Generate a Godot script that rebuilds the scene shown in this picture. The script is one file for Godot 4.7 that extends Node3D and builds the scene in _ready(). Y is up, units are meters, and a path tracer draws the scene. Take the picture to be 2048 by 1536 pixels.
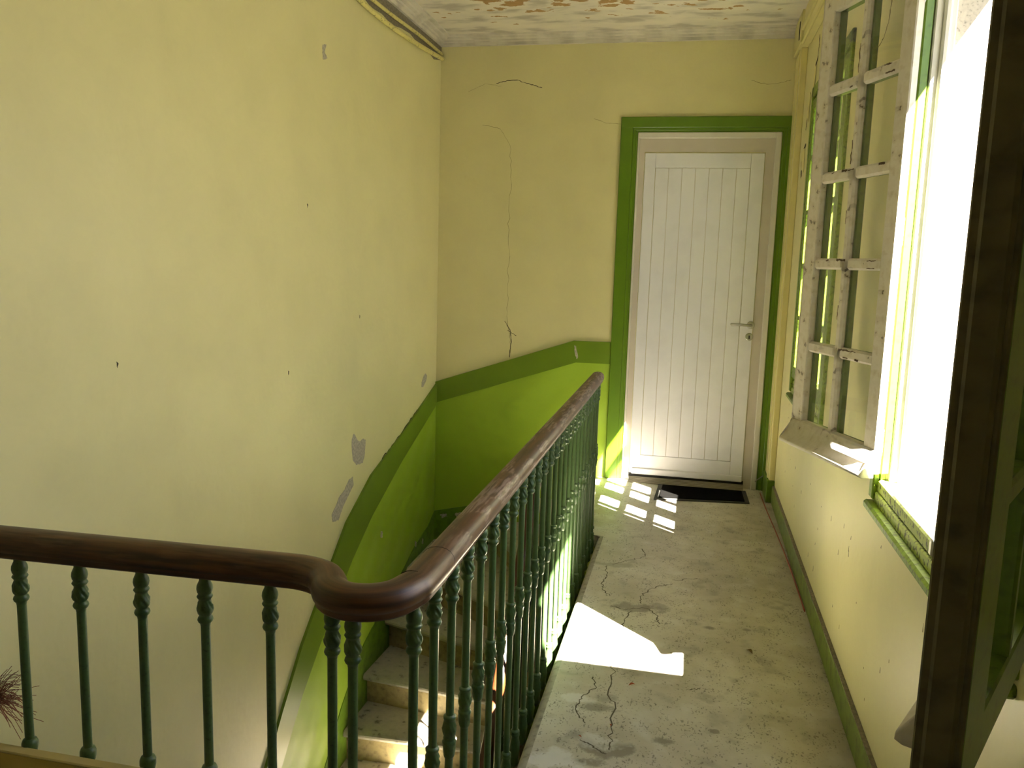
extends Node3D
# Stair landing seen along a walkway: x to the right wall, -z to the far door, y up, metres.

const FW := 2048.0
const FH := 1536.0
const XL := -1.555   # left wall
const XR := 0.51     # right wall
const ZE := -4.985   # end wall with the door
const ZB := 3.2      # wall behind the camera
const CEIL := 2.60
const LOW := -2.75   # floor of the storey below
const WT := 0.245    # thickness of the right wall
const RISE := 0.168
const RAILX := -0.41

var M := {}
var rng := RandomNumberGenerator.new()

# ------------------------------------------------------------------ naming
func numbered(called: String) -> String:
	if not has_node(NodePath(called)):
		return called
	var i := 1
	while has_node(NodePath("%s_%03d" % [called, i])):
		i += 1
	return "%s_%03d" % [called, i]

func tag(o: Node, label: String, category: String = "", group: String = "", kind: String = "") -> Node:
	if label: o.set_meta("label", label)
	if category: o.set_meta("category", category)
	if group: o.set_meta("group", group)
	if kind: o.set_meta("kind", kind)
	return o

func thing(called: String, at: Vector3 = Vector3.ZERO) -> Node3D:
	var o := Node3D.new()
	o.name = numbered(called)
	o.position = at
	add_child(o)
	return o

func obj(called: String, st, mat: Material, parent: Node = null) -> MeshInstance3D:
	var o := MeshInstance3D.new()
	if st is SurfaceTool:
		st.generate_normals()
		o.mesh = st.commit()
	else:
		o.mesh = st
	o.material_override = null
	if o.mesh and o.mesh.get_surface_count() > 0:
		o.mesh.surface_set_material(0, mat)
	o.cast_shadow = GeometryInstance3D.SHADOW_CASTING_SETTING_ON
	if parent == null:
		o.name = numbered(called)
		add_child(o)
	else:
		o.name = called
		var i := 0
		while parent.has_node(NodePath(o.name)):
			i += 1
			o.name = "%s_%03d" % [called, i]
		parent.add_child(o)
	return o

# ------------------------------------------------------------------ mesh helpers
func sb(smooth := false) -> SurfaceTool:
	var st := SurfaceTool.new()
	st.begin(Mesh.PRIMITIVE_TRIANGLES)
	st.set_smooth_group(0 if smooth else -1)
	return st

# one triangle that faces along «out»
func tri(st: SurfaceTool, a: Vector3, b: Vector3, c: Vector3, out: Vector3, ua := Vector2.ZERO, ub := Vector2.ZERO, uc := Vector2.ZERO) -> void:
	if (b - a).cross(c - a).dot(out) > 0:
		var t := b; b = c; c = t
		var u := ub; ub = uc; uc = u
	st.set_uv(ua); st.add_vertex(a)
	st.set_uv(ub); st.add_vertex(b)
	st.set_uv(uc); st.add_vertex(c)

func quad(st: SurfaceTool, a: Vector3, b: Vector3, c: Vector3, d: Vector3, out: Vector3, ua := Vector2.ZERO, ub := Vector2.ZERO, uc := Vector2.ZERO, ud := Vector2.ZERO) -> void:
	tri(st, a, b, c, out, ua, ub, uc)
	tri(st, a, c, d, out, ua, uc, ud)

# box between two corners with chamfered edges, in the frame «xf»
func box(st: SurfaceTool, lo: Vector3, hi: Vector3, bev := 0.0, xf := Transform3D.IDENTITY) -> void:
	var c := (lo + hi) * 0.5
	var h := ((hi - lo) * 0.5).abs()
	var b: float = min(bev, min(h.x, min(h.y, h.z)) * 0.9)
	var centre := xf * c
	var ax := [Vector3.RIGHT, Vector3.UP, Vector3.BACK]
	var hh := [h.x, h.y, h.z]
	var pt := func(v: Vector3) -> Vector3: return xf * (c + v)
	for i in 3:
		for s in [-1.0, 1.0]:
			var n: Vector3 = ax[i] * s
			var j := (i + 1) % 3
			var k := (i + 2) % 3
			var u: Vector3 = ax[j] * (hh[j] - b)
			var v: Vector3 = ax[k] * (hh[k] - b)
			var p: Vector3 = n * hh[i]
			quad(st, pt.call(p - u - v), pt.call(p + u - v), pt.call(p + u + v), pt.call(p - u + v), xf.basis * n)
	if b <= 0.0:
		return
	for i in 3:
		var j := (i + 1) % 3
		var k := (i + 2) % 3
		for s in [-1.0, 1.0]:
			for t in [-1.0, 1.0]:
				var l: Vector3 = ax[i] * (hh[i] - b)
				var a1: Vector3 = ax[j] * s * hh[j] + ax[k] * t * (hh[k] - b)
				var a2: Vector3 = ax[j] * s * (hh[j] - b) + ax[k] * t * hh[k]
				quad(st, pt.call(a1 - l), pt.call(a1 + l), pt.call(a2 + l), pt.call(a2 - l), xf.basis * (ax[j] * s + ax[k] * t))
	for sx in [-1.0, 1.0]:
		for sy in [-1.0, 1.0]:
			for sz in [-1.0, 1.0]:
				var q := Vector3(sx, sy, sz)
				var m := Vector3(h.x - b, h.y - b, h.z - b) * q
				tri(st, pt.call(m + Vector3(b * sx, 0, 0)), pt.call(m + Vector3(0, b * sy, 0)), pt.call(m + Vector3(0, 0, b * sz)), xf.basis * q)

func boxm(lo: Vector3, hi: Vector3, bev := 0.0, xf := Transform3D.IDENTITY) -> SurfaceTool:
	var st := sb()
	box(st, lo, hi, bev, xf)
	return st

# polygon in a plane (origin o, axes u and v) pushed «thick» along n; uv = plane coordinates
func plate(st: SurfaceTool, poly: PackedVector2Array, o: Vector3, u: Vector3, v: Vector3, n: Vector3, thick: float, both := false) -> void:
	var at := func(p: Vector2, d: float) -> Vector3: return o + u * p.x + v * p.y + n * d
	var idx := Geometry2D.triangulate_polygon(poly)
	for i in range(0, idx.size(), 3):
		var a := poly[idx[i]]; var b := poly[idx[i + 1]]; var c := poly[idx[i + 2]]
		tri(st, at.call(a, thick), at.call(b, thick), at.call(c, thick), n, a, b, c)
		if both:
			tri(st, at.call(a, 0.0), at.call(b, 0.0), at.call(c, 0.0), -n, a, b, c)
	var cw := Geometry2D.is_polygon_clockwise(poly)
	for i in poly.size():
		var a := poly[i]; var b := poly[(i + 1) % poly.size()]
		var e := b - a
		var w := Vector2(e.y, -e.x) * (-1.0 if cw else 1.0)
		quad(st, at.call(a, 0.0), at.call(b, 0.0), at.call(b, thick), at.call(a, thick), u * w.x + v * w.y, a, b, b, a)

# lathe: rows of (radius, height), radius changed by «mod» (angle, row)
func lathe(st: SurfaceTool, rows: PackedVector2Array, segs: int, mod = null) -> void:
	var pts := []
	for r in rows:
		var ring := []
		for k in segs:
			var a := TAU * k / segs
			var rad: float = r.x * (mod.call(a, r.y) if mod != null else 1.0)
			ring.append(Vector3(cos(a) * rad, r.y, sin(a) * rad))
		pts.append(ring)
	for i in rows.size() - 1:
		for k in segs:
			var l := (k + 1) % segs
			var a: Vector3 = pts[i][k]; var b: Vector3 = pts[i][l]; var c: Vector3 = pts[i + 1][l]; var d: Vector3 = pts[i + 1][k]
			var mid := (a + b + c + d) * 0.25
			var dr := rows[i + 1] - rows[i]
			var out := Vector3(mid.x, 0, mid.z).normalized() * dr.y - Vector3.UP * dr.x
			if rows[i + 1].y < rows[i].y: out = -out
			quad(st, a, b, c, d, out, Vector2(float(k) / segs, rows[i].y), Vector2(float(k + 1) / segs, rows[i].y), Vector2(float(k + 1) / segs, rows[i + 1].y), Vector2(float(k) / segs, rows[i + 1].y))

# sweep a closed profile (side, up) along a path; uv.x = length, uv.y = round the profile
func sweep(st: SurfaceTool, path: PackedVector3Array, prof: PackedVector2Array, up_hint := Vector3.UP, caps := true, closed := true) -> void:
	var rings := []
	var run := [0.0]
	for i in path.size():
		var t := (path[min(i + 1, path.size() - 1)] - path[max(i - 1, 0)]).normalized()
		var side := t.cross(up_hint).normalized()
		var up := side.cross(t).normalized()
		var ring := []
		for p in prof: ring.append(path[i] + side * p.x + up * p.y)
		rings.append(ring)
		if i > 0: run.append(run[i - 1] + path[i].distance_to(path[i - 1]))
	var n := prof.size()
	var around := [0.0]
	for k in n: around.append(around[k] + prof[k].distance_to(prof[(k + 1) % n]))
	for i in path.size() - 1:
		var ctr := Vector3.ZERO
		for k in n: ctr += rings[i][k] + rings[i + 1][k]
		ctr /= 2.0 * n
		for k in (n if closed else n - 1):
			var l := (k + 1) % n
			var a: Vector3 = rings[i][k]; var b: Vector3 = rings[i][l]; var c: Vector3 = rings[i + 1][l]; var d: Vector3 = rings[i + 1][k]
			quad(st, a, b, c, d, (a + b + c + d) * 0.25 - ctr, Vector2(run[i], around[k]), Vector2(run[i], around[k + 1]), Vector2(run[i + 1], around[k + 1]), Vector2(run[i + 1], around[k]))
	if caps:
		for e in [0, path.size() - 1]:
			var c := Vector3.ZERO
			for q in rings[e]: c += q
			c /= n
			var out: Vector3 = (path[0] - path[1]) if e == 0 else (path[e] - path[e - 1])
			for k in n: tri(st, rings[e][k], rings[e][(k + 1) % n], c, out, Vector2(run[e], around[k]), Vector2(run[e], around[k + 1]), Vector2(run[e], 0))

func circle(r: float, n := 10) -> PackedVector2Array:
	var p := PackedVector2Array()
	for k in n: p.append(Vector2(cos(TAU * k / n), sin(TAU * k / n)) * r)
	return p

func smooth_path(pts: Array, per := 6) -> PackedVector3Array:
	var c := PackedVector3Array()
	for i in pts.size() - 1:
		var a: Vector3 = pts[max(i - 1, 0)]; var b: Vector3 = pts[i]; var d: Vector3 = pts[i + 1]; var e: Vector3 = pts[min(i + 2, pts.size() - 1)]
		for k in per: c.append(b.cubic_interpolate(d, a, e, float(k) / per))
	c.append(pts[-1])
	return c

# ------------------------------------------------------------------ textures
func noise(freq: float, oct := 4, seed_ := 1, kind := FastNoiseLite.TYPE_SIMPLEX_SMOOTH) -> FastNoiseLite:
	var f := FastNoiseLite.new()
	f.noise_type = kind
	f.frequency = freq
	f.fractal_octaves = oct
	f.seed = seed_
	return f

func ramp_tex(freq: float, oct: int, seed_: int, stops: Array, size := 512, kind := FastNoiseLite.TYPE_SIMPLEX_SMOOTH, fractal := FastNoiseLite.FRACTAL_FBM) -> NoiseTexture2D:
	var t := NoiseTexture2D.new()
	t.width = size; t.height = size
	t.seamless = true
	var f := noise(freq, oct, seed_, kind)
	f.fractal_type = fractal
	t.noise = f
	var g := Gradient.new()
	g.offsets = PackedFloat32Array(stops.map(func(s): return s[0]))
	g.colors = PackedColorArray(stops.map(func(s): return s[1]))
	t.color_ramp = g
	return t

func bump_tex(freq: float, oct: int, seed_: int, strength: float, size := 256, kind := FastNoiseLite.TYPE_SIMPLEX_SMOOTH) -> NoiseTexture2D:
	var t := NoiseTexture2D.new()
	t.width = size; t.height = size
	t.seamless = true
	t.noise = noise(freq, oct, seed_, kind)
	t.as_normal_map = true
	t.bump_strength = strength
	return t

func grey(v: float) -> Color:
	return Color(v, v, v)

func mat(color: Color, rough := 0.6, tex: Texture2D = null, scale := 1.0, nrm: Texture2D = null, nscale := 1.0, nstr := 1.0) -> StandardMaterial3D:
	var m := StandardMaterial3D.new()
	m.albedo_color = color
	m.roughness = rough
	m.uv1_triplanar = true
	m.uv1_world_triplanar = true
	m.uv1_scale = Vector3.ONE * scale
	if tex: m.albedo_texture = tex
	if nrm:
		m.normal_enabled = true
		m.normal_texture = nrm
		m.normal_scale = nstr
	return m

func paint(w: int, h: int, f: Callable) -> ImageTexture:
	var im := Image.create(w, h, false, Image.FORMAT_RGB8)
	var data := PackedByteArray()
	data.resize(w * h * 3)
	var i := 0
	for y in h:
		for x in w:
			var c: Color = f.call(x, y)
			data[i] = clampi(int(c.r * 255.0), 0, 255)
			data[i + 1] = clampi(int(c.g * 255.0), 0, 255)
			data[i + 2] = clampi(int(c.b * 255.0), 0, 255)
			i += 3
	im.set_data(w, h, false, Image.FORMAT_RGB8, data)
	return ImageTexture.create_from_image(im)

func materials() -> void:
	var soft := ramp_tex(0.006, 4, 3, [[0.0, grey(0.965)], [0.5, grey(0.985)], [1.0, grey(1.0)]])
	var fine := bump_tex(0.12, 3, 8, 1.2)
	M.yellow = mat(Color(0.89, 0.865, 0.66), 0.42, soft, 0.7, fine, 6.0, 0.12)
	M.yellow_trim = mat(Color(0.88, 0.845, 0.59), 0.4, soft, 2.0, fine, 5.0, 0.1)
	M.kerb = mat(Color(0.80, 0.70, 0.38), 0.5, soft, 2.0, fine, 4.0, 0.15)
	M.kerb_top = mat(Color(0.78, 0.72, 0.50), 0.6, soft, 3.0)
	# woven wall lining under lime paint
	var weave := Image.create(64, 64, false, Image.FORMAT_RGB8)
	for y in 64:
		for x in 64:
			var hgt := 0.5 + 0.5 * sin(TAU * (x + y) / 16.0) * (0.75 + 0.25 * sin(TAU * (x - y) / 8.0))
			weave.set_pixel(x, y, grey(hgt))
	weave.bump_map_to_normal_map(2.0)
	var weave_tex := ImageTexture.create_from_image(weave)
	M.lime = mat(Color(0.61, 0.74, 0.21), 0.45, soft, 1.0, weave_tex, 26.0, 0.16)
	M.band = mat(Color(0.42, 0.54, 0.12), 0.36, soft, 1.5)
	M.skirt = mat(Color(0.38, 0.52, 0.10), 0.4, ramp_tex(0.02, 4, 5, [[0.0, grey(0.8)], [0.6, grey(1.0)], [1.0, grey(1.0)]]), 1.5)
	M.baseboard = mat(Color(0.44, 0.52, 0.20), 0.45, ramp_tex(0.02, 4, 6, [[0.0, grey(0.75)], [0.5, grey(1.0)], [1.0, grey(1.0)]]), 1.5)
	M.casing = mat(Color(0.37, 0.51, 0.10), 0.3, soft, 2.0)
	var chips := ramp_tex(0.018, 5, 21, [[0.0, Color(0.33, 0.27, 0.2)], [0.15, Color(0.40, 0.33, 0.25)], [0.165, Color(0.9, 0.88, 0.83)], [0.5, Color(1, 1, 1)], [1.0, Color(0.96, 0.95, 0.93)]])
	M.white_worn = mat(Color(0.86, 0.84, 0.80), 0.5, chips, 2.2, fine, 6.0, 0.2)
	M.flaked = mat(Color(0.40, 0.33, 0.26), 0.9)
	M.white_frame = mat(Color(0.86, 0.85, 0.82), 0.4, soft, 3.0)
	M.door = mat(Color(0.91, 0.915, 0.96), 0.38, ramp_tex(0.008, 4, 31, [[0.0, grey(0.97)], [0.5, grey(1.0)], [1.0, grey(1.0)]]), 1.0)
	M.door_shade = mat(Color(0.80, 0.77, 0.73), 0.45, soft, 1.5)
	M.green_in = mat(Color(0.36, 0.47, 0.13), 0.4, ramp_tex(0.03, 4, 9, [[0.0, grey(0.7)], [0.4, grey(1.0)], [1.0, grey(1.0)]]), 2.0)
	M.casing_win = mat(Color(0.45, 0.56, 0.13), 0.4, ramp_tex(0.05, 5, 11, [[0.0, Color(0.5, 0.45, 0.35)], [0.3, Color(0.75, 0.75, 0.6)], [0.45, grey(1.0)], [1.0, grey(1.0)]]), 2.0)
	M.sill_worn = mat(Color(0.66, 0.74, 0.36), 0.5, ramp_tex(0.03, 5, 17, [[0.0, Color(0.3, 0.28, 0.2)], [0.28, Color(0.45, 0.45, 0.3)], [0.36, grey(0.95)], [0.6, grey(1.0)], [1.0, Color(1.0, 0.97, 0.8)]]), 3.0)
	M.edge_tan = mat(Color(0.40, 0.37, 0.25), 0.5, ramp_tex(0.02, 5, 19, [[0.0, grey(0.55)], [0.4, grey(0.9)], [1.0, grey(1.0)]]), 2.0)
	M.reveal = mat(Color(0.80, 0.77, 0.72), 0.8, ramp_tex(0.05, 5, 23, [[0.0, grey(0.6)], [0.3, grey(0.92)], [1.0, grey(1.0)]]), 3.0)
	M.stone_out = mat(Color(0.48, 0.42, 0.34), 0.8, ramp_tex(0.05, 5, 24, [[0.0, grey(0.5)], [0.4, grey(0.9)], [1.0, grey(1.0)]]), 3.0)
	M.pale_out = mat(Color(0.80, 0.78, 0.74), 0.9)
	M.shutter = mat(Color(0.70, 0.72, 0.72), 0.6)
	# cast iron balusters
	M.iron = mat(Color(0.275, 0.385, 0.225), 0.38, ramp_tex(0.03, 4, 41, [[0.0, grey(0.55)], [0.3, grey(0.95)], [1.0, grey(1.0)]]), 6.0, bump_tex(0.06, 3, 42, 2.0), 8.0, 0.15)
	# handrail wood: uv.x along the rail (m), uv.y round it (m)
	var n1 := noise(0.012, 4, 51); var n2 := noise(0.05, 4, 52); var n3 := noise(0.01, 5, 53)
	var wood := paint(2048, 128, func(x, y):
		var g := n1.get_noise_2d(x * 0.5, y * 6.0)
		var f := n2.get_noise_2d(x * 0.4, y * 3.0)
		var c := Color(0.20, 0.115, 0.07).lerp(Color(0.375, 0.235, 0.14), clampf(0.5 + g * 0.9 + f * 0.25, 0, 1))
		var d := n3.get_noise_2d(x * 0.9 + 300.0, y * 2.0)
		var share := 0.22 + 0.78 * clampf((x - 690.0) / 60.0, 0.0, 1.0)
		var top := 1.0 - absf(y / 128.0 - 0.5) * 2.4
		var wear := clampf((d + 0.10) * 6.0 + top * 1.6 - 1.3, 0.0, 1.0) * clampf(0.7 + f * 2.2, 0.0, 1.0)
		return c.lerp(Color(0.63, 0.58, 0.56), wear * 0.62 * share))
	M.wood = StandardMaterial3D.new()
	M.wood.albedo_texture = wood
	M.wood.roughness = 0.42
	M.wood.uv1_scale = Vector3(0.25, 1.0 / 0.157, 1)
	M.wood_dark = mat(Color(0.36, 0.185, 0.085), 0.4, ramp_tex(0.02, 3, 55, [[0.0, grey(0.6)], [1.0, grey(1.0)]]), 2.0)
	M.joint = mat(Color(0.05, 0.03, 0.02), 0.8)
	# stair stone
	M.tread = mat(Color(0.70, 0.675, 0.61), 0.55, ramp_tex(0.02, 5, 61, [[0.0, grey(0.5)], [0.16, grey(0.75)], [0.24, grey(0.94)], [0.6, grey(1.0)], [1.0, grey(0.94)]]), 1.4, fine, 5.0, 0.2)
	M.riser = mat(Color(0.66, 0.60, 0.43), 0.55, ramp_tex(0.02, 5, 62, [[0.0, grey(0.45)], [0.28, grey(0.85)], [0.6, grey(1.0)], [1.0, grey(0.95)]]), 1.8)
	# walkway floor: u = x, v = -z in metres, painted per pixel
	var a1 := noise(0.004, 5, 71); var a2 := noise(0.02, 5, 72); var a3 := noise(0.16, 3, 73); var a4 := noise(0.012, 4, 74); var a5 := noise(0.08, 3, 75)
	var spots := []
	for q in [[0.357, -4.485, 0.05, 0.03, -0.75], [0.39, -4.395, 0.11, 0.03, -0.8], [-0.005, -2.169, 0.03, 0.022, -0.6], [0.133, -2.257, 0.016, 0.012, -0.6], [0.134, -2.952, 0.02, 0.012, -0.6], [0.263, -2.971, 0.022, 0.014, -0.55], [-0.217, -2.294, 0.07, 0.03, -0.5], [-0.144, -3.059, 0.1, 0.05, -0.55], [-0.25, -3.494, 0.09, 0.03, -0.35], [-0.07, -3.08, 0.05, 0.06, -0.4], [-0.151, -2.089, 0.08, 0.04, -0.6], [-0.2, -2.02, 0.05, 0.02, -0.6], [-0.282, -2.007, 0.09, 0.05, 0.75], [-0.276, -2.33, 0.06, 0.03, 0.7], [-0.182, -2.13, 0.06, 0.04, 0.6], [0.2, -4.62, 0.2, 0.015, -0.3]]:
		spots.append([(q[0] + 0.5) * 512.0, -q[1] * 512.0, q[2] * 512.0, q[3] * 512.0, q[4]])
	var floor_tex := paint(512, 2048, func(x, y):
		var big := a1.get_noise_2d(x * 1.0, y * 1.0)
		var mid := a2.get_noise_2d(x, y * 0.9)
		var c := Color(0.77, 0.75, 0.70).lerp(Color(0.67, 0.645, 0.58), clampf(0.5 + big * 1.0 + mid * 0.35, 0, 1))
		var edge: float = clampf(1.0 - x / 190.0, 0, 1)
		c = c.lerp(Color(0.80, 0.80, 0.80), edge * clampf(0.4 + mid * 1.4, 0, 1) * 0.75)
		var pale := a4.get_noise_2d(x + 900.0, y)
		if pale > 0.2: c = c.lerp(Color(0.82, 0.815, 0.80), clampf((pale - 0.2) * 2.2, 0, 1) * 0.5)
		if pale < -0.3: c = c.lerp(Color(0.52, 0.50, 0.45), clampf((-0.3 - pale) * 2.5, 0, 1) * 0.6)
		var sp := a3.get_noise_2d(x * 1.0, y * 1.0)
		var lim := 0.47 - 0.25 * mid + 0.1 * big
		if sp > lim: c = c.lerp(Color(0.30, 0.28, 0.235), clampf((sp - lim) * 7.0, 0, 1) * 0.7)
		for q in spots:
			if absf(y - q[1]) > q[3] * 2.2: continue
			var e: float = Vector2((x - q[0]) / q[2], (y - q[1]) / q[3]).length() + mid * 0.9 + sp * 0.25
			if e < 1.0: c = c.lerp(Color(0.84, 0.84, 0.84) if q[4] > 0 else Color(0.40, 0.38, 0.33), clampf((1.0 - e) * 2.2, 0, 1) * absf(q[4]))
		var sc := a5.get_noise_2d(x * 2.2, y * 0.6)
		if sc > 0.45 and mid > 0.0: c = c.lerp(Color(0.34, 0.32, 0.28), 0.5)
		return c)
	M.floor = StandardMaterial3D.new()
	M.floor.albedo_texture = floor_tex
	M.floor.roughness = 0.5
	M.floor.uv1_scale = Vector3(1.0, 0.25, 1)
	M.floor.uv1_offset = Vector3(0.5, 0.0, 0)
	M.floor_edge = mat(Color(0.66, 0.645, 0.60), 0.5, ramp_tex(0.03, 5, 76, [[0.0, grey(0.4)], [0.28, grey(0.85)], [0.6, grey(1.0)], [1.0, grey(0.95)]]), 2.0)
	M.slab = mat(Color(0.63, 0.66, 0.40), 0.7, soft, 1.0)
	M.crack = mat(Color(0.27, 0.24, 0.18), 0.9)
	M.floor_crack = mat(Color(0.36, 0.335, 0.28), 0.9)
	M.crack_soft = mat(Color(0.58, 0.53, 0.34), 0.8)
	M.plaster = mat(Color(0.80, 0.77, 0.71), 0.85, ramp_tex(0.03, 4, 81, [[0.0, grey(0.75)], [1.0, grey(1.0)]]), 4.0)
	M.flake = mat(Color(0.89, 0.86, 0.60), 0.5)
	M.patch = mat(Color(0.72, 0.715, 0.71), 0.6, ramp_tex(0.05, 4, 82, [[0.0, grey(0.75)], [0.4, grey(1.0)], [1.0, grey(1.0)]]), 2.0)
	M.stain = mat(Color(0.60, 0.58, 0.525), 0.55, ramp_tex(0.05, 4, 83, [[0.0, grey(0.8)], [1.0, grey(1.0)]]), 3.0)
	# ceiling: peeling distemper in bands over brown lath plaster
	var c1 := noise(0.012, 5, 91); var c2 := noise(0.03, 5, 92)
	var ceil_tex := paint(1024, 512, func(x, y):
		var u: float = x / 1024.0 * 2.065 + XL      # world x
		var v: float = y / 512.0 * 1.6 + ZE         # world z, the last 1.6 m
		var s := c1.get_noise_2d(x * 0.5, y * 1.7)
		var t := c2.get_noise_2d(x * 0.45, y * 1.1)
		var c := Color(0.83, 0.81, 0.77).lerp(Color(0.89, 0.865, 0.81), clampf(0.5 + s * 1.3, 0, 1))
		c = c.lerp(Color(0.60, 0.575, 0.53), clampf((-s - 0.10) * 2.4, 0, 1) * 0.5)
		var inpeel: float = clampf(1.0 - absf(v + 4.33) / 0.42, 0, 1) * clampf((u + 1.35) * 2.5, 0, 1) * clampf((0.35 - u) * 3.0, 0, 1)
		if t * 0.75 + s * 0.55 + inpeel * 0.52 > 0.56: c = Color(0.60, 0.47, 0.29).lerp(Color(0.68, 0.55, 0.36), clampf(0.5 + t, 0, 1))
		return c)
	M.ceil = StandardMaterial3D.new()
	M.ceil.albedo_texture = ceil_tex
	M.ceil.roughness = 0.9
	M.ceil.uv1_scale = Vector3(1.0 / 2.065, 1.0 / 1.6, 1)
	M.ceil.uv1_offset = Vector3(-XL / 2.065, -ZE / 1.6, 0)
	M.cornice = mat(Color(0.86, 0.84, 0.79), 0.8, ramp_tex(0.01, 4, 93, [[0.0, grey(0.8)], [0.5, grey(0.98)], [1.0, grey(1.0)]]), 1.0)
	M.pipe = mat(Color(0.86, 0.82, 0.53), 0.45, ramp_tex(0.03, 5, 94, [[0.0, grey(0.45)], [0.22, grey(0.55)], [0.26, grey(1.0)], [1.0, grey(1.0)]]), 2.5)
	M.bare = mat(Color(0.60, 0.57, 0.51), 0.9, ramp_tex(0.04, 4, 95, [[0.0, grey(0.7)], [1.0, grey(1.0)]]), 3.0)
	M.steel = mat(Color(0.72, 0.72, 0.70), 0.3)
	M.steel.metallic = 0.9
	M.alu = mat(Color(0.62, 0.60, 0.56), 0.35)
	M.alu.metallic = 0.6
	M.black = mat(Color(0.03, 0.03, 0.03), 0.7)
	M.mat_fibre = mat(Color(0.06, 0.06, 0.06), 0.95, ramp_tex(0.25, 3, 96, [[0.0, grey(0.4)], [0.6, grey(1.0)], [1.0, grey(1.6)]]), 6.0, bump_tex(0.3, 2, 97, 6.0), 10.0, 0.8)
	M.mat_fibre.metallic_specular = 0.1
	M.mat_edge = mat(Color(0.20, 0.20, 0.19), 0.8)
	M.cable = mat(Color(0.62, 0.25, 0.22), 0.5)
	M.bristle = mat(Color(0.55, 0.30, 0.22), 0.6)
	M.leaf = mat(Color(0.60, 0.28, 0.12), 0.7)
	M.leaf2 = mat(Color(0.38, 0.31, 0.16), 0.8)
	M.ground = mat(Color(0.21, 0.22, 0.20), 0.95)
	var g := StandardMaterial3D.new()
	g.transparency = BaseMaterial3D.TRANSPARENCY_ALPHA
	g.albedo_color = Color(0.9, 0.97, 0.93, 0.06)
	g.roughness = 0.02
	g.metallic_specular = 0.5
	M.glass = g

# ------------------------------------------------------------------ camera and light
func view() -> void:
	var cam := Camera3D.new()
	cam.name = "camera"
	cam.position = Vector3(0, 1.30, 0)
	var yaw := deg_to_rad(12.03); var pit := deg_to_rad(8.45); var rol := deg_to_rad(-1.694)
	var f := Vector3(-sin(yaw) * cos(pit), -sin(pit), -cos(yaw) * cos(pit))
	var r := Vector3(cos(yaw), 0, -sin(yaw))
	var d := f.cross(r)
	var right := cos(rol) * r + sin(rol) * d
	var down := -sin(rol) * r + cos(rol) * d
	cam.basis = Basis(right, -down, -f)
	cam.fov = rad_to_deg(2.0 * atan(FH * 0.5 / 1660.0))
	cam.near = 0.05
	cam.far = 200.0
	add_child(cam)
	cam.current = true

	var sun := DirectionalLight3D.new()
	sun.name = "sun"
	sun.light_color = Color(1.0, 0.955, 0.88)
	sun.light_energy = 50.0
	sun.light_angular_distance = 0.53
	sun.shadow_enabled = true
	sun.sky_mode = DirectionalLight3D.SKY_MODE_LIGHT_ONLY
	add_child(sun)
	sun.look_at_from_position(Vector3.ZERO, Vector3(-1.0, -1.6, -0.92), Vector3.UP)

	var sky := ProceduralSkyMaterial.new()
	sky.sky_top_color = Color(0.58, 0.70, 0.88)
	sky.sky_horizon_color = Color(0.96, 0.96, 0.94)
	sky.sky_curve = 0.2
	sky.sky_energy_multiplier = 1.0
	sky.ground_bottom_color = Color(0.62, 0.60, 0.55)
	sky.ground_horizon_color = Color(0.80, 0.80, 0.78)
	var env := Environment.new()
	env.background_mode = Environment.BG_SKY
	env.sky = Sky.new()
	env.sky.sky_material = sky
	env.background_energy_multiplier = 3.0
	env.tonemap_mode = Environment.TONE_MAPPER_LINEAR
	env.tonemap_exposure = 1.46
	env.sdfgi_enabled = true
	env.ssao_enabled = true
	env.ssil_enabled = true
	var we := WorldEnvironment.new()
	we.name = "environment"
	we.environment = env
	add_child(we)

# ------------------------------------------------------------------ the shell
const W1 := [-2.30, -1.335]   # near window: far jamb, near jamb
const W2 := [-4.262, -3.30]  # far window
const WB := 0.70             # bottom and top of the openings
const WTOP := 2.12

func ribbon(pts: Array, o: Vector3, u: Vector3, v: Vector3, n: Vector3, w: float, jit := 0.035) -> SurfaceTool:
	# a thin tapering crack laid 0.4 mm proud
	var st := sb()
	for i in pts.size() - 1:
		var a: Vector2 = pts[i]; var b: Vector2 = pts[i + 1]
		var steps := 6
		var spots := [a]
		for k in steps - 1: spots.append(a.lerp(b, float(k + 1) / steps) + Vector2(rng.randf_range(-1, 1), rng.randf_range(-1, 1)) * a.distance_to(b) * jit)
		spots.append(b)
		for k in steps:
			var p: Vector2 = spots[k]
			var q: Vector2 = spots[k + 1]
			var s := Vector2(-(q - p).y, (q - p).x).normalized() * w * rng.randf_range(0.4, 1.0)
			var e := (q - p).normalized() * w * 0.4
			var c := [p - s - e, p + s - e, q + s + e, q - s + e]
			quad(st, o + u * c[0].x + v * c[0].y + n * 0.0006, o + u * c[1].x + v * c[1].y + n * 0.0006, o + u * c[2].x + v * c[2].y + n * 0.0006, o + u * c[3].x + v * c[3].y + n * 0.0006, n)
	return st

func blob(pts: Array, o: Vector3, u: Vector3, v: Vector3, n: Vector3, jag := 0.006, thick := 0.001) -> SurfaceTool:
	var poly := PackedVector2Array()
	for i in pts.size():
		var a: Vector2 = pts[i]; var b: Vector2 = pts[(i + 1) % pts.size()]
		for k in 4: poly.append(a.lerp(b, k / 4.0) + Vector2(rng.randf_range(-1, 1), rng.randf_range(-1, 1)) * jag * (0.0 if k == 0 else 1.0))
	var st := sb()
	plate(st, poly, o, u, v, n, thick)
	return st

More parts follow.
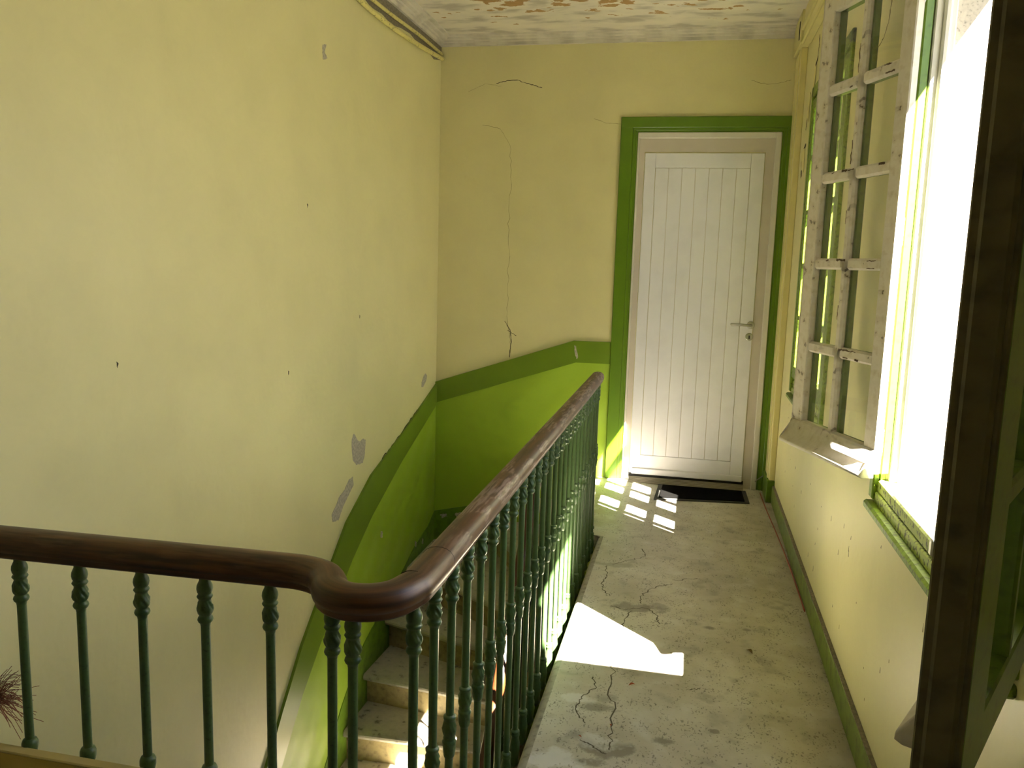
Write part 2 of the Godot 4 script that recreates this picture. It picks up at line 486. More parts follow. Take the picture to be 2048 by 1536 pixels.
func shell() -> void:
	# left wall: painted plaster, its lime dado under a slanting darker band
	var st := boxm(Vector3(XL - 0.2, LOW, ZE - 0.25), Vector3(XL, CEIL + 0.1, ZB + 0.2))
	var wl := obj("wall_left", st, M.yellow)
	tag(wl, "tall pale yellow left wall of the stairwell with peeled patches above the green dado", "wall", "", "structure")
	var top := [Vector2(ZE, 0.522), Vector2(-4.327, 0.316), Vector2(-3.884, 0.196), Vector2(-3.57, 0.042), Vector2(-3.423, -0.08), Vector2(-3.294, -0.187), Vector2(-3.096, -0.356), Vector2(-2.913, -0.56), Vector2(-2.777, -0.727), Vector2(-2.3, -1.22), Vector2(-1.6, -1.92)]
	var low := [Vector2(ZE, 0.39), Vector2(-4.332, 0.165), Vector2(-3.886, -0.02), Vector2(-3.63, -0.166), Vector2(-3.345, -0.37), Vector2(-3.092, -0.582), Vector2(-2.908, -0.79), Vector2(-2.4, -1.33), Vector2(-1.7, -2.03)]
	var sk := [Vector2(ZE, -0.314), Vector2(-4.845, -0.375), Vector2(-4.594, -0.42), Vector2(-4.417, -0.485), Vector2(-4.021, -0.60), Vector2(-3.798, -0.675), Vector2(-3.656, -0.762), Vector2(-3.504, -0.88), Vector2(-3.322, -1.073), Vector2(-2.9, -1.46), Vector2(-2.3, -2.05), Vector2(-1.7, -2.65)]
	var side := [Vector3(XL, 0, 0), Vector3(0, 0, 1), Vector3.UP, Vector3.RIGHT]
	var poly := PackedVector2Array(top)
	var rev := low.duplicate(); rev.reverse()
	poly.append_array(PackedVector2Array(rev))
	st = sb(); plate(st, poly, side[0], side[1], side[2], side[3], 0.013)
	tag(obj("dado_band", st, M.band, wl), "darker green slanting band")
	poly = PackedVector2Array(low)
	rev = sk.duplicate(); rev.reverse()
	poly.append_array(PackedVector2Array(rev))
	st = sb(); plate(st, poly, side[0], side[1], side[2], side[3], 0.004)
	tag(obj("dado_panel", st, M.lime, wl), "lime green lining")
	poly = PackedVector2Array(sk)
	poly.append(Vector2(-1.7, LOW)); poly.append(Vector2(ZE, LOW))
	st = sb(); plate(st, poly, side[0], side[1], side[2], side[3], 0.007)
	tag(obj("stair_skirting", st, M.skirt, wl), "dark green skirting following the steps")
	var peels := [
		[Vector2(-3.674, 0.453), Vector2(-3.730, 0.406), Vector2(-3.758, 0.398), Vector2(-3.785, 0.405), Vector2(-3.823, 0.393), Vector2(-3.813, 0.324), Vector2(-3.786, 0.282), Vector2(-3.704, 0.291), Vector2(-3.664, 0.325), Vector2(-3.650, 0.385), Vector2(-3.650, 0.432)],
		[Vector2(-3.664, 0.244), Vector2(-3.670, 0.198), Vector2(-3.596, 0.157), Vector2(-3.543, 0.125), Vector2(-3.493, 0.076), Vector2(-3.430, 0.088), Vector2(-3.421, 0.125), Vector2(-3.475, 0.160), Vector2(-3.502, 0.184), Vector2(-3.567, 0.205), Vector2(-3.615, 0.241)],
		[Vector2(-4.767, 0.608), Vector2(-4.799, 0.592), Vector2(-4.785, 0.564), Vector2(-4.730, 0.531), Vector2(-4.695, 0.536), Vector2(-4.700, 0.565), Vector2(-4.736, 0.600)],
		[Vector2(-3.344, 2.160), Vector2(-3.380, 2.169), Vector2(-3.365, 2.133), Vector2(-3.390, 2.117), Vector2(-3.348, 2.101), Vector2(-3.340, 2.127)],
	]
	for p in peels:
		tag(obj("peeled_patch", blob(p, side[0], side[1], side[2], side[3], 0.0025), M.plaster, wl), "grey patch where the paint has peeled")
	for p in [Vector2(-2.017, 0.984), Vector2(-3.022, 0.835), Vector2(-3.748, 1.016), Vector2(-3.2, 1.5)]:
		obj("nick", blob([p, p + Vector2(0.008, 0.006), p + Vector2(0.006, -0.012)], side[0], side[1], side[2], side[3], 0.002), M.crack, wl)
	for p in [Vector2(-4.05, -0.16), Vector2(-4.62, -0.405), Vector2(-4.75, -0.43)]:
		obj("chip", blob([p, p + Vector2(0.02, 0.012), p + Vector2(0.028, -0.02), p + Vector2(0.005, -0.03)], side[0], side[1], side[2], side[3], 0.004, 0.0085), M.plaster, wl)
	obj("crack", ribbon([Vector2(-4.62, 0.409), Vector2(-4.45, 0.356), Vector2(-4.2, 0.283), Vector2(-4.05, 0.243)], side[0], side[1], side[2], side[3], 0.004), M.crack, wl)

	# end wall
	var we := obj("wall_end", boxm(Vector3(XL - 0.2, LOW, ZE - 0.25), Vector3(XR + WT, CEIL + 0.1, ZE)), M.yellow)
	tag(we, "cracked pale yellow end wall around the white door, green dado at its left", "wall", "", "structure")
	var e := [Vector3(0, 0, ZE), Vector3.RIGHT, Vector3.UP, Vector3.BACK]
	st = sb(); plate(st, PackedVector2Array([Vector2(XL, 0.53), Vector2(-0.686, 0.832), Vector2(-0.45, 0.834), Vector2(-0.45, 0.702), Vector2(-0.668, 0.70), Vector2(XL, 0.395)]), e[0], e[1], e[2], e[3], 0.013)
	tag(obj("dado_band", st, M.band, we), "darker green band rising to the door")
	st = sb(); plate(st, PackedVector2Array([Vector2(XL, 0.40), Vector2(-0.668, 0.705), Vector2(-0.45, 0.707), Vector2(-0.45, LOW), Vector2(XL, LOW)]), e[0], e[1], e[2], e[3], 0.004)
	tag(obj("dado_panel", st, M.lime, we), "lime green woven lining")
	st = sb(); plate(st, PackedVector2Array([Vector2(XL, -0.316), Vector2(-1.30, -0.255), Vector2(-1.20, -0.25), Vector2(-1.16, -0.345), Vector2(-1.16, -1.0), Vector2(XL, -1.0)]), e[0], e[1], e[2], e[3], 0.008)
	tag(obj("stair_skirting", st, M.skirt, we), "dark green skirting, chipped")
	for p in [Vector2(-1.51, -0.335), Vector2(-1.41, -0.32), Vector2(-1.34, -0.27)]:
		obj("chip", blob([p, p + Vector2(0.04, 0.01), p + Vector2(0.05, -0.01), p + Vector2(0.01, -0.025)], e[0], e[1], e[2], e[3], 0.006, 0.0092), M.plaster, we)
	for c in [[[Vector2(-1.21, 2.335), Vector2(-1.17, 2.346), Vector2(-1.083, 2.353), Vector2(-1.0, 2.325), Vector2(-0.935, 2.309)], 0.0022, 0],
		[[Vector2(-1.29, 2.098), Vector2(-1.18, 2.075), Vector2(-1.118, 1.982), Vector2(-1.105, 1.837), Vector2(-1.115, 1.6), Vector2(-1.103, 1.363), Vector2(-1.108, 1.1), Vector2(-1.102, 0.93), Vector2(-1.08, 0.82), Vector2(-1.083, 0.70)], 0.0011, 1],
		[[Vector2(-1.12, 0.93), Vector2(-1.085, 0.88), Vector2(-1.075, 0.82), Vector2(-1.083, 0.71)], 0.0022, 0],
		[[Vector2(-1.10, 0.875), Vector2(-1.045, 0.845)], 0.0018, 0],
		[[Vector2(-0.62, 2.13), Vector2(-0.55, 2.105), Vector2(-0.465, 2.10)], 0.0012, 1],
		[[Vector2(0.25, 2.33), Vector2(0.33, 2.31), Vector2(0.40, 2.315), Vector2(0.46, 2.33)], 0.0012, 1],
		[[Vector2(-1.38, 2.29), Vector2(-1.28, 2.335), Vector2(-1.18, 2.32)], 0.0008, 1]]:
		obj("crack", ribbon(c[0], e[0], e[1], e[2], e[3], c[1]), M.crack if c[2] == 0 else M.crack_soft, we)
	st = blob([Vector2(-0.682, 0.803), Vector2(-0.67, 0.80), Vector2(-0.655, 0.735), Vector2(-0.662, 0.72), Vector2(-0.672, 0.74)], e[0], e[1], e[2], e[3], 0.002, 0.0142)
	tag(obj("chip", st, M.plaster, we), "pale split at the bend of the band")
	obj("nail_hole", blob([Vector2(0.478, 2.196), Vector2(0.486, 2.204), Vector2(0.494, 2.196), Vector2(0.486, 2.186)], e[0], e[1], e[2], e[3], 0.001), M.crack, we)

	# right wall with two window openings
	st = sb()
	var x0 := XR; var x1 := XR + WT
	box(st, Vector3(x0, LOW, ZE - 0.25), Vector3(x1, WB, ZB + 0.2))
	box(st, Vector3(x0, WTOP, ZE - 0.25), Vector3(x1, CEIL + 0.1, ZB + 0.2))
	for p in [[ZE - 0.25, W2[0]], [W2[1], W1[0]], [W1[1], ZB + 0.2]]:
		box(st, Vector3(x0, WB, p[0]), Vector3(x1, WTOP, p[1]))
	var wr := obj("wall_right", st, M.yellow)
	tag(wr, "pale yellow right wall of the walkway holding both windows", "wall", "", "structure")
	var rr := [Vector3(XR, 0, 0), Vector3(0, 0, 1), Vector3.UP, Vector3.LEFT]
	for c in [[[Vector2(-4.29, 2.385), Vector2(-4.285, 2.33), Vector2(-4.30, 2.285), Vector2(-4.36, 2.262)], 0.013], [[Vector2(-4.365, 2.245), Vector2(-4.37, 2.19)], 0.012], [[Vector2(-4.47, 2.16), Vector2(-4.525, 2.10), Vector2(-4.53, 2.05), Vector2(-4.55, 2.0)], 0.013], [[Vector2(-4.50, 1.915), Vector2(-4.60, 1.895), Vector2(-4.64, 1.875)], 0.014], [[Vector2(-4.63, 1.86), Vector2(-4.61, 1.80), Vector2(-4.60, 1.775)], 0.02]]:
		obj("crack", ribbon(c[0], rr[0], rr[1], rr[2], rr[3], c[1]), M.crack, wr)
	for p in [[Vector2(-4.36, 2.25), Vector2(-4.30, 2.255), Vector2(-4.33, 2.10), Vector2(-4.365, 2.18)], [Vector2(-4.62, 1.90), Vector2(-4.50, 1.90), Vector2(-4.48, 1.78), Vector2(-4.575, 1.80)], [Vector2(-4.515, 2.05), Vector2(-4.46, 2.16), Vector2(-4.45, 2.02)]]:
		tag(obj("paint_flake", blob(p, rr[0] + Vector3.LEFT * 0.003, rr[1], rr[2], rr[3], 0.004, 0.002), M.flake, wr), "curled flake of yellow paint")
	for k in 46:
		var z := rng.randf_range(-4.4, -0.9); var y := rng.randf_range(0.16, 0.62)
		var l := rng.randf_range(0.004, 0.022)
		obj("scuff", blob([Vector2(z, y), Vector2(z + 0.0025, y + l), Vector2(z + 0.004, y)], rr[0], rr[1], rr[2], rr[3], 0.0006, 0.0005), M.crack if k % 3 else M.crack_soft, wr)

	# wall behind the camera
	tag(obj("wall_back", boxm(Vector3(XL - 0.2, LOW, ZB), Vector3(XR + WT, CEIL + 0.1, ZB + 0.2)), M.yellow), "pale yellow wall at the back of the landing", "wall", "", "structure")

	# ceiling and cornice
	st = sb()
	var cz0 := ZE; var cz1 := ZB
	quad(st, Vector3(XL, CEIL, cz0), Vector3(XR, CEIL, cz0), Vector3(XR, CEIL, cz1), Vector3(XL, CEIL, cz1), Vector3.DOWN, Vector2(XL, cz0), Vector2(XR, cz0), Vector2(XR, cz1), Vector2(XL, cz1))
	quad(st, Vector3(XL - 0.2, CEIL + 0.2, cz0 - 0.2), Vector3(XR + WT, CEIL + 0.2, cz0 - 0.2), Vector3(XR + WT, CEIL + 0.2, cz1 + 0.2), Vector3(XL - 0.2, CEIL + 0.2, cz1 + 0.2), Vector3.UP)
	box(st, Vector3(XL - 0.2, CEIL + 0.02, cz0 - 0.2), Vector3(XR + WT, CEIL + 0.2, cz1 + 0.2))
	tag(obj("ceiling", st, M.ceil), "stained white ceiling peeling to brown plaster", "ceiling", "", "structure")
	# (distance from the wall, height)
	var cor := PackedVector2Array([Vector2(0, 2.548), Vector2(0.016, 2.548), Vector2(0.018, 2.566), Vector2(0.028, 2.569), Vector2(0.031, 2.578), Vector2(0.05, 2.582), Vector2(0.056, 2.589), Vector2(0.075, 2.592), Vector2(0.078, 2.601), Vector2(0, 2.601)])
	st = sb()
	for i in cor.size():
		var a := cor[i]; var b := cor[(i + 1) % cor.size()]
		var nn := Vector2(b.y - a.y, -(b.x - a.x))
		quad(st, Vector3(XL + a.x, a.y, ZE + a.x), Vector3(XR, a.y, ZE + a.x), Vector3(XR, b.y, ZE + b.x), Vector3(XL + b.x, b.y, ZE + b.x), Vector3(0, nn.y, nn.x))
	tag(obj("trim_1", st, M.cornice), "moulded white cornice along the top of the end wall", "cornice", "", "structure")
	st = sb()
	for i in cor.size():
		var a := cor[i]; var b := cor[(i + 1) % cor.size()]
		var nn := Vector2(b.y - a.y, -(b.x - a.x))
		quad(st, Vector3(XL + a.x, a.y, ZE + a.x), Vector3(XL + a.x, a.y, ZB), Vector3(XL + b.x, b.y, ZB), Vector3(XL + b.x, b.y, ZE + b.x), Vector3(nn.x, nn.y, 0))
	var c2 := obj("trim_2", st, M.cornice)
	tag(c2, "moulded white cornice along the top of the stairwell's left wall", "cornice", "", "structure")
	# bare strip of plaster where the paint came off under that cornice
	var strip := PackedVector2Array([Vector2(ZE, 2.552), Vector2(-1.5, 2.552), Vector2(-1.5, 2.47)])
	for k in 26: strip.append(Vector2(lerpf(-1.5, ZE, k / 25.0), 2.478 + 0.022 * sin(k * 1.9) * sin(k * 0.7) - 0.012))
	st = sb(); plate(st, strip, side[0], side[1], side[2], side[3], 0.002)
	tag(obj("bare_plaster", st, M.bare, wl), "grey strip of bare plaster under the cornice")

	# right side: boarded beam under the ceiling and boxed pilaster at the door
	var t3 := thing("trim_3")
	tag(t3, "yellow boarded beam along the top of the right wall, split at its far end", "beam", "", "structure")
	obj("board", boxm(Vector3(0.47, 2.43, -4.62), Vector3(XR, 2.60, ZB), 0.003), M.yellow_trim, t3)
	obj("fillet", boxm(Vector3(0.458, 2.49, -4.61), Vector3(0.475, 2.515, ZB), 0.004), M.yellow_trim, t3)
	obj("lower_fillet", boxm(Vector3(0.462, 2.425, -4.61), Vector3(0.475, 2.44, ZB), 0.004), M.yellow_trim, t3)
	tag(obj("gap", boxm(Vector3(0.4575, 2.47, -4.72), Vector3(0.4605, 2.56, -4.70)), M.black, t3), "black slit at the far end")
	obj("end_block", boxm(Vector3(0.46, 2.44, -4.98), Vector3(XR, 2.60, -4.63), 0.003), M.yellow_trim, t3)
	var t4 := thing("trim_4")
	tag(t4, "yellow boxed pilaster beside the door on a green plinth", "pilaster", "", "structure")
	obj("shaft", boxm(Vector3(0.478, 0.125, ZE), Vector3(XR, 2.44, -4.73), 0.003), M.yellow_trim, t4)
	obj("bead", boxm(Vector3(0.472, 0.125, -4.80), Vector3(0.482, 2.44, -4.785), 0.003), M.yellow_trim, t4)
	tag(obj("plinth", boxm(Vector3(0.468, 0.0, ZE), Vector3(XR, 0.125, -4.715), 0.003), M.skirt, t4), "green plinth, chipped")
	# baseboard
	var bb := obj("baseboard_right", boxm(Vector3(0.496, 0.0, -4.715), Vector3(XR, 0.098, ZB), 0.004), M.baseboard)
	tag(bb, "dull green baseboard along the right wall of the walkway", "baseboard", "", "structure")
	tag(obj("top_edge", boxm(Vector3(0.4965, 0.0985, -4.71), Vector3(XR, 0.1005, ZB)), M.bare, bb), "dusty top edge")

func floors() -> void:
	# walkway slab with its rounded edge along the well
	var well := []   # edge of the slab seen from above, from the landing step round the well to the parapet
	var c := Vector2(-0.545, -3.86)
	var pts := [Vector2(-0.53, ZE), Vector2(-0.515, -4.4)]
	for k in 13:
		var a := deg_to_rad(-82.0 + 82.0 * k / 12.0)
		pts.append(c + Vector2(cos(a), sin(a)) * 0.165)
	pts.append(Vector2(-0.38, -3.2)); pts.append(Vector2(-0.38, -2.2)); pts.append(Vector2(-0.38, -1.17))
	for p in pts: well.append(p)
	well.append(Vector2(-0.42, -1.12)); well.append(Vector2(XL, -1.12))
	var R := 0.03
	var inner := []
	for i in well.size():
		var t: Vector2 = (well[min(i + 1, well.size() - 1)] - well[max(i - 1, 0)]).normalized()
		inner.append(well[i] + Vector2(-t.y, t.x) * -R * -1.0)
	# the inward side is towards +x / +z
	for i in well.size():
		var t: Vector2 = (well[min(i + 1, well.size() - 1)] - well[max(i - 1, 0)]).normalized()
		var n := Vector2(t.y, -t.x)
		if n.dot(Vector2(0.2, 1.0) - well[i]) < 0 and i > 1: n = -n
		if i <= 1: n = Vector2(1, 0)
		inner[i] = well[i] + n * R
	inner[0].y = ZE
	inner[inner.size() - 1].x = XL
	var poly := PackedVector2Array()
	for p in inner: poly.append(p)
	poly.append(Vector2(XL, ZB)); poly.append(Vector2(XR, ZB)); poly.append(Vector2(XR, ZE))
	var st := sb()
	var idx := Geometry2D.triangulate_polygon(poly)
	for i in range(0, idx.size(), 3):
		var q := []
		for k in 3: q.append(poly[idx[i + k]])
		tri(st, Vector3(q[0].x, 0, q[0].y), Vector3(q[1].x, 0, q[1].y), Vector3(q[2].x, 0, q[2].y), Vector3.UP, Vector2(q[0].x, -q[0].y), Vector2(q[1].x, -q[1].y), Vector2(q[2].x, -q[2].y))
	var fl := obj("floor", st, M.floor)
	tag(fl, "worn grey speckled cement walkway and landing, cracked and stained", "floor", "", "structure")
	# bullnose and face of the slab
	st = sb(true)
	for i in well.size() - 1:
		for k in 6:
			var a0 := deg_to_rad(90.0 - 180.0 * k / 6.0); var a1 := deg_to_rad(90.0 - 180.0 * (k + 1) / 6.0)
			var f := func(j: int, a: float) -> Vector3:
				var o: Vector2 = inner[j].lerp(well[j], cos(a))
				return Vector3(o.x, -R + sin(a) * R, o.y)
			var o2: Vector2 = (well[i] - inner[i]) * cos((a0 + a1) * 0.5)
			quad(st, f.call(i, a0), f.call(i + 1, a0), f.call(i + 1, a1), f.call(i, a1), Vector3(o2.x, sin((a0 + a1) * 0.5) * R, o2.y))
	tag(obj("rounded_edge", st, M.floor_edge, fl), "rounded worn edge beside the stairwell")
	st = sb()
	for i in well.size() - 1:
		var p: Vector2 = inner[i]; var q: Vector2 = inner[i + 1]
		var o: Vector2 = well[i] - inner[i]
		quad(st, Vector3(p.x, -2 * R, p.y), Vector3(q.x, -2 * R, q.y), Vector3(q.x, -0.22, q.y), Vector3(p.x, -0.22, p.y), Vector3(o.x, 0, o.y))
	for i in range(0, idx.size(), 3):
		var q := []
		for k in 3: q.append(poly[idx[i + k]])
		tri(st, Vector3(q[0].x, -0.22, q[0].y), Vector3(q[1].x, -0.22, q[1].y), Vector3(q[2].x, -0.22, q[2].y), Vector3.DOWN)
	tag(obj("slab_face", st, M.slab, fl), "painted side of the slab")
	# cracks, slab joint, patches and stains
	var o := [Vector3.ZERO, Vector3.RIGHT, Vector3(0, 0, 1), Vector3.UP]
	var px := func(u: float, v: float) -> Vector2:
		# where the photograph's point lies on the floor (measured once with the camera above)
		var cam: Camera3D = get_node("camera")
		var b := cam.basis
		var d := b.x * ((u - 1024.0) / 1660.0) - b.y * ((v - 768.0) / 1660.0) - b.z
		var t := -1.30 / d.y
		return Vector2(d.x * t, d.z * t)
	var cr := func(list: Array) -> Array:
		var out := []
		for q in list: out.append(px.call(q[0], q[1]))
		return out
	for l in [[[1186, 1354], [1193, 1375], [1167, 1390], [1152, 1412], [1157, 1430], [1170, 1446]], [[1160, 1480], [1182, 1490], [1202, 1505], [1212, 1508]], [[1214, 1132], [1213, 1150], [1204, 1165], [1204, 1178], [1220, 1192]], [[1284, 1098], [1291, 1112], [1262, 1120], [1225, 1130]],
		[[1318, 1172], [1296, 1180], [1281, 1197], [1282, 1207]], [[1318, 1172], [1345, 1168]], [[1222, 1212], [1250, 1220], [1270, 1217], [1295, 1217], [1312, 1230], [1320, 1248]], [[1264, 1222], [1248, 1240], [1244, 1255]], [[1228, 1330], [1222, 1370], [1224, 1430], [1224, 1480], [1218, 1500]], [[1345, 1160], [1395, 1157]], [[1378, 1380], [1400, 1378]]]:
		obj("crack", ribbon(cr.call(l), o[0], o[1], o[2], o[3], 0.0026, 0.09), M.floor_crack, fl)
	obj("joint", ribbon(cr.call([[1199, 1058], [1240, 1062], [1301, 1064], [1302, 1048], [1316, 1010]]), o[0], o[1], o[2], o[3], 0.0012), M.stain, fl)
	# storey below
	tag(obj("floor_below", boxm(Vector3(XL - 0.2, LOW - 0.2, ZE - 0.25), Vector3(XR + WT, LOW, ZB + 0.2)), M.tread), "stone floor of the storey below, down the stairwell", "floor", "", "structure")

	# parapet board that carries the short balusters
	var p := thing("parapet")
	tag(p, "low ochre parapet board with a pale worn top edge across the landing", "parapet")
	obj("board", boxm(Vector3(XL, 0.0, -1.206), Vector3(-0.46, 0.376, -1.186)), M.kerb, p)
	tag(obj("top_edge", boxm(Vector3(XL, 0.376, -1.207), Vector3(-0.46, 0.381, -1.185), 0.002), M.kerb_top, p), "pale worn top edge")

# ------------------------------------------------------------------ stairs
const OUTER := [[-0.53, -4.976], [-0.87, -4.976], [-1.22, -4.976], [-1.547, -4.46], [-1.547, -4.11], [-1.547, -3.80], [-1.547, -3.545], [-1.547, -3.29], [-1.547, -3.03], [-1.547, -2.77], [-1.547, -2.51], [-1.547, -2.25], [-1.547, -1.99], [-1.547, -1.73], [-1.547, -1.47]]
const INNER := [[-0.525, -4.04], [-0.585, -4.03], [-0.635, -4.00], [-0.672, -3.94], [-0.692, -3.85], [-0.697, -3.71], [-0.697, -3.58], [-0.697, -3.43], [-0.697, -3.27], [-0.697, -3.10], [-0.697, -2.92], [-0.697, -2.73], [-0.697, -2.52], [-0.697, -2.30], [-0.697, -2.06]]

func stairs() -> void:
	var root := thing("staircase")
	tag(root, "worn stone winder staircase curving down along the green dado, tan risers", "staircase")
	for k in range(1, 15):
		var y := -RISE * k
		var a := Vector2(OUTER[k - 1][0], OUTER[k - 1][1]); var b := Vector2(INNER[k - 1][0], INNER[k - 1][1])
		var c := Vector2(INNER[k][0], INNER[k][1]); var d := Vector2(OUTER[k][0], OUTER[k][1])
		# solid under the tread: set back under the nosing in front, running on under the step above
		var fwd := Vector2(-(d - c).y, (d - c).x).normalized()
		if fwd.dot((c + d) * 0.5 - (a + b) * 0.5) < 0: fwd = -fwd
		var back := (b - a).normalized()
		var poly := PackedVector2Array([a, b, c - fwd * 0.028, d - fwd * 0.028])
		if k == 3: poly = PackedVector2Array([a, b, c - fwd * 0.028, d - fwd * 0.028, Vector2(-1.547, -4.976)])
		var st := sb()
		plate(st, poly, Vector3(0, y - 0.30, 0), Vector3.RIGHT, Vector3(0, 0, 1), Vector3.UP, 0.265, true)
		var step := obj("step", st, M.riser, root)
		# tread slab with rounded nosing
		var pb := -Vector2(-(b - a).y, (b - a).x).normalized()
		if pb.dot((c + d) * 0.5 - (a + b) * 0.5) > 0: pb = -pb
		var over := 0.06
		var tp := PackedVector2Array([a + pb * over, b + pb * over, c, d])
		if k == 3: tp = PackedVector2Array([a + pb * over, b + pb * over, c, d, Vector2(XL, ZE)])
		if k <= 3: tp[0].y = maxf(tp[0].y, ZE)
		for i in tp.size(): tp[i] = Vector2(maxf(tp[i].x, -1.547), maxf(tp[i].y, -4.976))
		st = sb()
		plate(st, tp, Vector3(0, y - 0.036, 0), Vector3.RIGHT, Vector3(0, 0, 1), Vector3.UP, 0.036, true)
		# half-round nose along the front
		for j in 6:
			var a0 := PI * 0.5 - PI * j / 6.0; var a1 := PI * 0.5 - PI * (j + 1) / 6.0
			var f := func(q: Vector2, an: float) -> Vector3: return Vector3(q.x + fwd.x * cos(an) * 0.017, y - 0.018 + sin(an) * 0.018, q.y + fwd.y * cos(an) * 0.017)
			quad(st, f.call(c, a0), f.call(d, a0), f.call(d, a1), f.call(c, a1), Vector3(fwd.x * cos((a0 + a1) * 0.5), sin((a0 + a1) * 0.5), fwd.y * cos((a0 + a1) * 0.5)))
		obj("tread", st, M.tread, step)
	# riser under the landing
	var st := sb()
	plate(st, PackedVector2Array([Vector2(-0.53, ZE), Vector2(-0.515, -4.05), Vector2(-0.47, -4.03), Vector2(-0.47, ZE)]), Vector3(0, -0.3, 0), Vector3.RIGHT, Vector3(0, 0, 1), Vector3.UP, 0.27, true)
	obj("step", st, M.riser, root)

# ------------------------------------------------------------------ balustrades
const RAIL_PROFILE := [[-0.021, 0.0], [-0.024, 0.004], [-0.022, 0.010], [-0.028, 0.014], [-0.030, 0.021], [-0.030, 0.029], [-0.0275, 0.037], [-0.022, 0.044], [-0.014, 0.0485], [-0.005, 0.0505], [0.005, 0.0505], [0.014, 0.0485], [0.022, 0.044], [0.0275, 0.037], [0.030, 0.029], [0.030, 0.021], [0.028, 0.014], [0.022, 0.010], [0.024, 0.004], [0.021, 0.0]]

func rail_profile(s := 1.0) -> PackedVector2Array:
	var p := PackedVector2Array()
	for r in RAIL_PROFILE: p.append(Vector2(r[0], r[1]) * s)
	return p

func leafy(n: int, depth: float, lo: float, hi: float, swirl: float) -> Callable:
	return func(a: float, y: float) -> float:
		if y < lo or y > hi: return 1.0
		var t := (y - lo) / (hi - lo)
		var w := sin(PI * t)
		return 1.0 + depth * w * (0.75 * (1.0 - 2.0 * absf(sin(0.5 * n * a + swirl * sin(PI * t * 1.6)))) + 0.45 * cos(2.0 * n * a - 2.0 * t * TAU))

# top ornament: ball, flared ring, leafy vase, lower ring; y measured from the rail (0) down
func top_rows(top: float) -> Array:
	var out := []
	for r in [[0.0081, 0.097], [0.0086, 0.0945], [0.0090, 0.092], [0.0120, 0.089], [0.0134, 0.085], [0.0122, 0.081], [0.0098, 0.078], [0.0104, 0.0765], [0.0128, 0.073], [0.0140, 0.068], [0.0138, 0.064], [0.0126, 0.059], [0.0113, 0.054], [0.0104, 0.050], [0.0104, 0.048], [0.0120, 0.046], [0.0136, 0.043], [0.0120, 0.040], [0.0104, 0.0385], [0.0126, 0.035], [0.0137, 0.029], [0.0130, 0.023], [0.0108, 0.018], [0.0090, 0.014], [0.0090, -0.004]]:
		out.append(Vector2(r[0], top - r[1]))
	return out

func baluster_mesh(top: float, mid: bool, foot: float) -> Array:
	# returns [shaft mesh, ornaments mesh]
	var sh := sb(true)
	var r := 0.0081
	lathe(sh, PackedVector2Array([Vector2(r, foot), Vector2(r, lerpf(foot, top, 0.33)), Vector2(r, lerpf(foot, top, 0.66)), Vector2(r, top - 0.09)]), 14)
	var st := sb(true)
	lathe(st, PackedVector2Array(top_rows(top)), 40, leafy(5, 0.17, top - 0.076, top - 0.049, 1.3))
	if mid:
		var m := top * 0.425 / 0.745
		var cup := leafy(5, 0.13, m - 0.084, m - 0.053, 1.2)
		var vase := leafy(5, 0.17, m - 0.042, m - 0.010, 1.6)
		lathe(st, PackedVector2Array([Vector2(0.0070, m - 0.090), Vector2(0.0092, m - 0.088), Vector2(0.0110, m - 0.083), Vector2(0.0118, m - 0.076), Vector2(0.0122, m - 0.066), Vector2(0.0132, m - 0.058), Vector2(0.0138, m - 0.054), Vector2(0.0120, m - 0.051), Vector2(0.0108, m - 0.049), Vector2(0.0124, m - 0.0465), Vector2(0.0108, m - 0.044), Vector2(0.0118, m - 0.041), Vector2(0.0136, m - 0.034), Vector2(0.0140, m - 0.028), Vector2(0.0128, m - 0.020), Vector2(0.0114, m - 0.012), Vector2(0.0110, m - 0.008), Vector2(0.0124, m - 0.006), Vector2(0.0126, m - 0.002), Vector2(0.0105, m), Vector2(0.0070, m + 0.002)]), 40, func(a: float, y: float) -> float: return cup.call(a, y) * vase.call(a, y))
		# foot: ring above the walkway edge and a leafy bracket body below
		lathe(st, PackedVector2Array([Vector2(0.004, -0.100), Vector2(0.010, -0.094), Vector2(0.0135, -0.085), Vector2(0.011, -0.076), Vector2(0.0125, -0.062), Vector2(0.0145, -0.045), Vector2(0.0135, -0.028), Vector2(0.0112, -0.014), Vector2(0.0110, -0.006), Vector2(0.0128, -0.003), Vector2(0.0128, 0.001), Vector2(0.0108, 0.003), Vector2(0.0128, 0.006), Vector2(0.0122, 0.010), Vector2(0.0090, 0.012), Vector2(0.0072, 0.016)]), 24, leafy(5, 0.15, -0.068, -0.012, 1.4))
	else:
		lathe(st, PackedVector2Array([Vector2(0.0072, foot - 0.05), Vector2(0.009, foot - 0.018), Vector2(0.0125, foot - 0.013), Vector2(0.0145, foot - 0.004), Vector2(0.0142, foot + 0.004), Vector2(0.0118, foot + 0.010), Vector2(0.0074, foot + 0.013)]), 20)
	sh.generate_normals(); st.generate_normals()
	return [sh.commit(), st.commit()]

func put_baluster(parent: Node3D, meshes: Array, at: Vector3, m: Material, turn := 0.0) -> void:
	var s := obj("baluster", meshes[0], m, parent)
	s.position = at
	s.rotation.y = turn
	obj("ornament", meshes[1], m, s)

func joint_ring(parent: Node3D, at: Vector3, dir: Vector3, prof: PackedVector2Array) -> void:
	var st := sb()
	var grown := PackedVector2Array()
	for p in prof: grown.append((p - Vector2(0, 0.025)) * 1.012 + Vector2(0, 0.025))
	sweep(st, PackedVector3Array([at - dir * 0.0009, at + dir * 0.0009]), grown)
	obj("joint", st, M.joint, parent)

